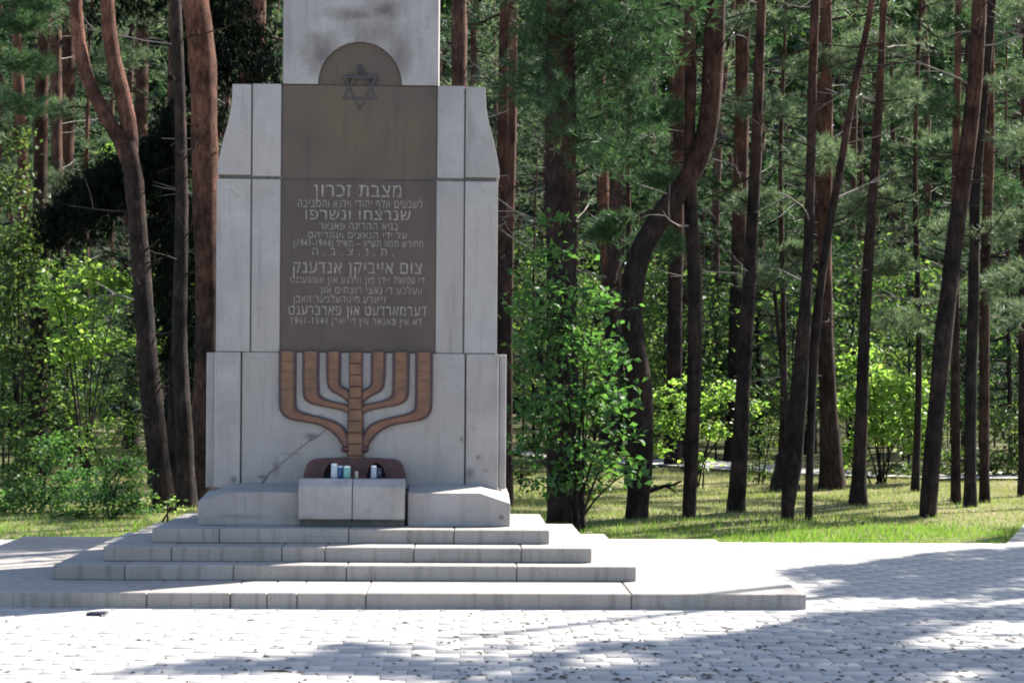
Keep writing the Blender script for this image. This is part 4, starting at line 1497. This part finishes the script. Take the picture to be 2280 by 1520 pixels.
shrub('leaf sprays showing between the forked pine and the big red pine', [(345, 610, 25, 30), (350, 680, 30, 30), (360, 760, 25, 40), (390, 640, 25, 30), (240, 330, 20, 18)], 26, 500, .11, 'fresh', 'thin_sapling', 'sapling')
shrub('pale green sapling crowding the left edge at mid height', [(20, 420, 50, 60), (60, 520, 45, 60), (10, 560, 50, 70), (70, 600, 40, 50), (20, 680, 50, 60), (30, 780, 50, 50), (40, 310, 30, 50)], 26.5, 2400, .10, 'brush', 'edge_sapling', 'sapling')
shrub('green undergrowth bush at the left edge below the saplings', [(20, 950, 60, 60), (60, 1010, 60, 50), (10, 1080, 70, 60)], 22.0, 1300, .075, 'sapling')
shrub('low tangled bush in front of the left edge trunks', [(60, 1110, 90, 50), (150, 1070, 80, 60), (120, 1000, 50, 40), (10, 1140, 60, 40)], 20.3, 2100, .06, 'maple')
shrub('low dark bush left of the forked pine at the edge of the court', [(230, 1110, 90, 50), (300, 1130, 60, 40), (170, 1150, 80, 28), (270, 1050, 60, 40)], 19.6, 2300, .055, 'maple')
shrub('loose sunlit shrub behind the dark bush left of the forked pine', [(200, 980, 60, 50), (270, 960, 40, 40), (250, 1030, 60, 40), (310, 1010, 40, 40), (140, 960, 40, 30)], 24.0, 900, .07, 'fresh')
shrub('grey brush standing between the slender pine and the swollen pine', [(1690, 1010, 45, 50), (1720, 960, 35, 40), (1700, 1060, 50, 28)], 27.5, 1300, .06, 'brush')
shrub('thin undergrowth behind the sapling beside the monument', [(1330, 1040, 50, 60), (1310, 1100, 50, 30), (1160, 1060, 30, 50)], 23, 900, .07, 'brush')
shrub('tiny leafy seedling sprouting by the corner of the steps at the forked pine', [(372, 1120, 14, 16), (378, 1136, 12, 8)], 18.9, 60, .06, 'fresh', 'seedling', 'seedling')
shrub('low bush at the foot of the bright right hand sapling', [(1990, 1055, 70, 18), (2080, 1062, 60, 16), (1900, 1062, 40, 16)], 30.5, 900, .08, 'brush')

# ------------------------------------------------------------------ the wood behind: individual pines and undergrowth, copied
PINES = []
for k in range(7):
    young = k >= 5
    hgt = random.uniform(8, 10) if young else random.uniform(19, 25)
    bend = [random.uniform(-.5, .5), random.uniform(-.5, .5), random.uniform(0, 6)]
    P = np.array([[bend[0] * math.sin(z * .16 + bend[2]) * z / 12, bend[1] * math.sin(z * .13 + bend[2]) * z / 12, z] for z in np.linspace(0, hgt, 22)])
    r0 = .06 if young else .17
    g, Q, r = trunk_geo(P, np.interp(np.linspace(0, 1, 22), [0, .5, 1], [r0, r0 * .74, r0 * .24]), sides=9, nring=26)
    tm = g.mesh('trunk', [M['bark' if k % 2 else 'bark_far']], True)
    if young:
        cm = pine_crown(P, hgt * .12, hgt - .2, 48, 2.1, per=10, tuft=.26, k=9, mat='needle' if k % 2 else 'needle_grey')
    else:
        cm = pine_crown(P, hgt * (.44 if k < 3 else .26), hgt - .4, 30 if k < 3 else 44, 2.5, per=9, tuft=.30, k=9, mat='needle' if k % 2 else 'needle_grey')
    gb = Geo()
    for q in range(14):
        zz = random.uniform(.15, .5) * hgt
        x = dead_branch(stem_at(P, zz), random.uniform(0, 6.28), random.uniform(.6, 2.0), random.uniform(-.1, .3), .016, 2)
        gb.add(np.concatenate(x.v), np.concatenate(x.f))
    dm = gb.mesh('dead_branches', [M['dead']])
    PINES.append((tm, cm, dm))
SAPL = []
for k in range(4):
    g = Geo()
    C = []
    hh = (2.2, 3.4, 5.0, 1.3)[k]
    for q in range(26):
        zz = hh * (.15 + .85 * rng.random())
        a = rng.uniform(0, 6.28)
        rr = hh * .33 * (1 - .5 * zz / hh) * rng.uniform(.4, 1.1)
        e = np.array([math.cos(a) * rr, math.sin(a) * rr, zz])
        g.tube([np.array([0, 0, zz * .75]), e * .6 + np.array([0, 0, zz * .36]), e], [.012, .009, .004], 4, 1, cap=False)
        C.append(e + rng.normal(size=(44, 3)) * np.array([.26, .26, .10]) * (hh / 3.0) ** .6)
    g.tube([(0, 0, -.1), (.03, 0, hh * .5), (0, .02, hh)], [.028, .02, .006], 6, 1, cap=False)
    L = np.concatenate(C)
    sz = .115 * np.repeat(rng.uniform(.5, 1.25, len(C)), 44) * rng.uniform(.7, 1.2, len(L))
    V, T = leaves(L, sz, .45, .1)
    g.add(V, T, 0)
    SAPL.append(g.mesh('crown', [M[('brush', 'sapling', 'sapling', 'brush')[k]], M['bark_dark']]))


def copy_thing(root, loc, rz, s):
    r = root.copy()
    COL.objects.link(r)
    r.location = loc
    r.rotation_euler = (0, 0, rz)
    r.scale = (s[0], s[0], s[1])
    for ch in root.children:
        c = ch.copy()
        COL.objects.link(c)
        c.parent = r
    return r


MARKS = [(0, 'the left edge'), (88, 'the dark edge pine'), (345, 'the forked pine'), (455, 'the big red pine'), (1135, 'the monument'), (1253, 'the broad trunk'),
         (1412, 'the crooked pine'), (1545, 'the slim straight pine'), (1656, 'the slender pine'), (1780, 'the crossing stems'), (1918, 'the root flared pine'),
         (2090, 'the leaning pine'), (2170, 'the three close stems'), (2280, 'the right edge')]
ORD = ['first', 'second', 'third', 'fourth', 'fifth', 'sixth', 'seventh', 'eighth', 'ninth', 'tenth', 'eleventh', 'twelfth']


def place_labels(items, kind):
    """items: (object, u): name each one by its place between two landmarks"""
    for (ua, na), (ub, nb_) in zip(MARKS, MARKS[1:]):
        row = sorted([(u, o) for o, u in items if ua <= u < ub], key=lambda q: q[0])
        for i, (u, o) in enumerate(row):
            where = f'between {na} and {nb_}'
            if len(row) == 1:
                o['label'] = f'only {kind} {where}'
            else:
                o['label'] = f'{kind} {ORD[i]} from left {where}'


def trimmed(me, loc, rz, sc):
    """the crown without the sprays that would darken ground the photograph shows in sun"""
    n = len(me.vertices)
    co = np.zeros(n * 3, np.float32)
    me.vertices.foreach_get('co', co)
    co = co.reshape(-1, 3)
    T = np.zeros(len(me.loops), np.int32)
    me.loops.foreach_get('vertex_index', T)
    T = T.reshape(-1, 3)
    mi = np.zeros(len(me.polygons), np.int32)
    me.polygons.foreach_get('material_index', mi)
    cen = co[T].mean(1) * np.array([sc[0], sc[0], sc[1]])
    c, s = math.cos(rz), math.sin(rz)
    Wd = np.stack([c * cen[:, 0] - s * cen[:, 1], s * cen[:, 0] + c * cen[:, 1], cen[:, 2]], 1) + np.array(loc)
    ok = may_shade(Wd, True)
    if ok.mean() > .985:
        return me
    if ok.sum() < 40:
        return None
    return mesh_np('crown', co, T[ok], list(me.materials), mi[ok])


spots = []
tries = 0
while len(spots) < 215 and tries < 30000:
    tries += 1
    d = 27 + 83 * rng.random() ** 0.8
    hwid = .3167 * d * 1.06
    x = CX + .03 * d + rng.uniform(-hwid - 1, hwid + 2)
    y = CY + d
    u = to_px([[x, y, 2]])[0][0]
    if 660 < u < 945:
        continue
    if d < 34 and 1450 < u < 2280 and rng.random() < .6:
        continue
    if (1860 < u < 2085 and d < 45) or (1450 < u < 1650 and d < 33) or (130 < u < 290 and d < 60 and rng.random() < .6):
        continue
    md = 1.5 if d < 60 else 1.9
    if any((x - a) ** 2 + (y - b) ** 2 < md * md for a, b in spots):
        continue
    spots.append((x, y))
mid, midy = [], []
for (x, y) in spots:
    d = y - CY
    k = random.choice((5, 6)) if (d > 32 and rng.random() < .46) else random.randrange(5) if y > 22 else random.randrange(3)
    loc = (x, y, float(ground_z(x, y)) - .05)
    s = (random.uniform(.75, 1.2), random.uniform(.9, 1.12))
    rz = random.uniform(0, 6.28)
    u, v = to_px([[x, y, 1.5]])[0]
    near_one = d < 44 and 0 <= u < 2280 and not (470 < u < 1125)
    t = thing('young_forest_pine' if k > 4 else 'forest_pine',
              'low bushy pine standing among the far trunks of the wood' if k > 4 else 'slim pine far back in the depth of the wood', 'tree', loc,
              'young pines under the tall ones' if k > 4 else 'pines deep in the wood')
    t.rotation_euler = (0, 0, rz)
    t.scale = (s[0], s[0], s[1])
    tm, cm, dm = PINES[k]
    link('trunk', tm, t)
    cm2 = trimmed(cm, loc, rz, s) if y < 48 else cm
    if cm2:
        link('crown', cm2, t)
    link('dead_branches', dm, t)['kind'] = 'stuff'
    if near_one:
        t['group'] = 'young pines in the middle distance' if k > 4 else 'pines in the middle distance'
        (midy if k > 4 else mid).append((t, u))
place_labels(mid, 'middle distance pine')
place_labels(midy, 'bushy young pine')

n = 0
tries = 0
mids = []
while n < 190 and tries < 9000:
    tries += 1
    d = 26 + 66 * rng.random() ** 0.8
    hwid = .3167 * d * 1.03
    x, y = CX + .03 * d + rng.uniform(-hwid, hwid), CY + d
    u, v = to_px([[x, y, .3]])[0]
    if 500 < u < 1100:
        continue
    if 1450 < u < 2280 and d < 32:
        continue
    if 120 < u < 300 and d < 70 and rng.random() < .7:
        continue
    k = random.choice((0, 0, 1, 1, 2, 3)) if d < 40 else random.choice((0, 1, 2, 2))
    loc = (x, y, float(ground_z(x, y)))
    s = random.uniform(.7, 1.25)
    t = thing('forest_sapling', 'young leafy sapling growing among the far pines in the shade', 'sapling', loc, 'saplings in the depth of the wood')
    t.rotation_euler = (0, 0, random.uniform(0, 6.28))
    t.scale = (s, s, s)
    link('crown', SAPL[k], t)
    if d < 38 and 0 <= u < 2280:
        t['group'] = 'saplings in the middle distance'
        mids.append((t, u))
    n += 1
place_labels(mids, 'middle distance sapling')

# ------------------------------------------------------------------ trees at the right, out of the picture, that shade the court
cand = []
while len(cand) < 1000:
    u, v = rng.uniform(150, 2480, 4000), rng.uniform(1140, 1780, 4000)
    uv = np.stack([u, v], 1)
    keep = inside(SHADE_FRONT, uv) | inside(SHADE_RIGHT, uv) | inside(SHADE_PATH, uv)
    for h in SUN_SPOTS:
        keep &= ~inside(h, uv)
    for a, b in uv[keep]:
        p = ground(a, b)
        # thin by the ground area one pixel covers, so that the cover is even on the ground
        if rng.random() > min(1.0, (dist(a, b) / 17.0) ** 3):
            continue
        cand.append(p)
cand = np.array(cand[:1000])
hs = rng.uniform(8.0, 13.5, len(cand))
CC = cand + SUN[None, :] * (hs / SUN[2])[:, None]
TR = [(13.6, 6.0), (13.4, 2.7), (16.3, 7.0), (11.6, 0.1), (17.0, 8.6)]
TR = [(x, y) for x, y in TR]
own = np.argmin(np.stack([(CC[:, 0] - x) ** 2 + (CC[:, 1] - y) ** 2 for x, y in TR], 1), 1)
DESC = ['pine outside the picture at right casting its shade on the court beside the steps', 'pine outside the picture at right nearest the front of the court',
        'farthest pine outside the picture at right', 'pine outside the picture at right standing on the near corner of the court', 'pine outside the picture at right by the path']
for i, (x, y) in enumerate(TR):
    pts = CC[own == i]
    if len(pts) < 5:
        continue
    base = np.array([x, y, -.05])
    t = thing('shade_pine', DESC[i], 'tree', tuple(base))
    P = np.array([[.1 * math.sin(z * .4 + i), .1 * math.cos(z * .3), z] for z in np.linspace(0, 15, 16)])
    g, Q, r = trunk_geo(P, np.linspace(.17, .05, 16))
    link('trunk', g.mesh('trunk', [M['bark']], True), t)
    gc = Geo()
    loc = pts - base
    order = np.argsort(loc[:, 2])
    for e in loc[order][::9]:
        o = stem_at(P, max(6.5, e[2] - 1.6))
        line = np.array([o * (1 - q) + e * q + np.array([0, 0, .25 * math.sin(3.14 * q)]) for q in np.linspace(0, 1, 5)])
        gc.tube(line, [.03, .025, .018, .012, .006], 4, 1, cap=False)
    C = np.repeat(loc, 5, 0) + rng.normal(size=(len(loc) * 5, 3)) * .13
    ok = may_shade(C + base)
    C = C[ok]
    V, T = tufts(C, unit(len(C)), .26 * rng.uniform(.7, 1.2, len(C)), 12, .016, 1.2)
    gc.add(V, T, 0)
    link('crown', gc.mesh('crown', [M['needle'], M['bark_dark']]), t)

# ------------------------------------------------------------------ far wood that reads as one mass
m = 140000
d = rng.uniform(98, 135, m)
hw_ = .3167 * d * 1.75
X = CX + .03 * d + rng.uniform(-1, 1, m) * hw_
Y = CY + d
Z = 36 * rng.random(m) ** .9
keep = (vnoise(X * .22, Z * .22, 4) > .10) | (d > 122)
C = np.stack([X, Y, Z], 1)[keep]
V, T = leaves(C, 1.05, .25, .1, .85)
stuff('far_wood', mesh_np('far_wood', V, T, [M['far']]), 'dense green mass of the wood far behind', 'wood')

# ------------------------------------------------------------------ grass


def blades(n, xr, yr, h, w, dens, name, mat, label):
    x, y = rng.uniform(*xr, n), rng.uniform(*yr, n)
    keep = dens(x, y) > rng.random(n)
    x, y = x[keep], y[keep]
    u = to_px(np.stack([x, y, 0 * x], 1))
    k2 = (u[:, 0] > -40) & (u[:, 0] < 2320)
    x, y = x[k2], y[k2]
    z = ground_z(x, y)
    m = len(x)
    H = h * rng.uniform(.5, 1.25, m) * (.6 + .8 * vnoise(x * 1.7, y * 1.7, 6))
    a = rng.uniform(0, 6.283, m)
    lx, ly = rng.normal(size=m) * .35 * H, rng.normal(size=m) * .35 * H
    V = np.stack([np.stack([x - w * np.cos(a), y - w * np.sin(a), z - .01], 1), np.stack([x + w * np.cos(a), y + w * np.sin(a), z - .01], 1), np.stack([x + lx, y + ly, z + H], 1)], 1).reshape(-1, 3)
    return stuff(name, mesh_np(name, V, np.arange(3 * m).reshape(-1, 3), [M[mat]]), label, 'grass')


def green(x, y):
    path = (x > 6.75 + (y - 3.05) * .43 + .02) & (x < 9.6 + (y - 3.05) * .42)
    edge = PY1 + .01 + .34 * vnoise(x * 1.9, 0 * x, 12) * vnoise(x * 7, 0 * x, 18)
    a = np.clip(1.1 - (y - 3.0) / 4.2, .12, 1) * (.35 + .9 * vnoise(x * .8, y * .9, 11))
    return np.where((y < edge) | path, 0, a)


def dry(x, y):
    path = (x > 6.75 + (y - 3.05) * .43 + .02) & (x < 9.6 + (y - 3.05) * .42)
    return np.where((y < PY1 + .25) | path, 0, np.clip((y - 3.6) / 3.0, .15, 1) * (.3 + .8 * vnoise(x * .6, y * .7, 13)))


blades(240000, (-9, 13), (3.0, 12.0), .055, .0065, green, 'grass', 'grass', 'green grass along the edge of the court')
blades(170000, (-10, 16), (3.3, 19.0), .060, .006, dry, 'dry_grass', 'dry_grass', 'thin pale dry grass under the trees')
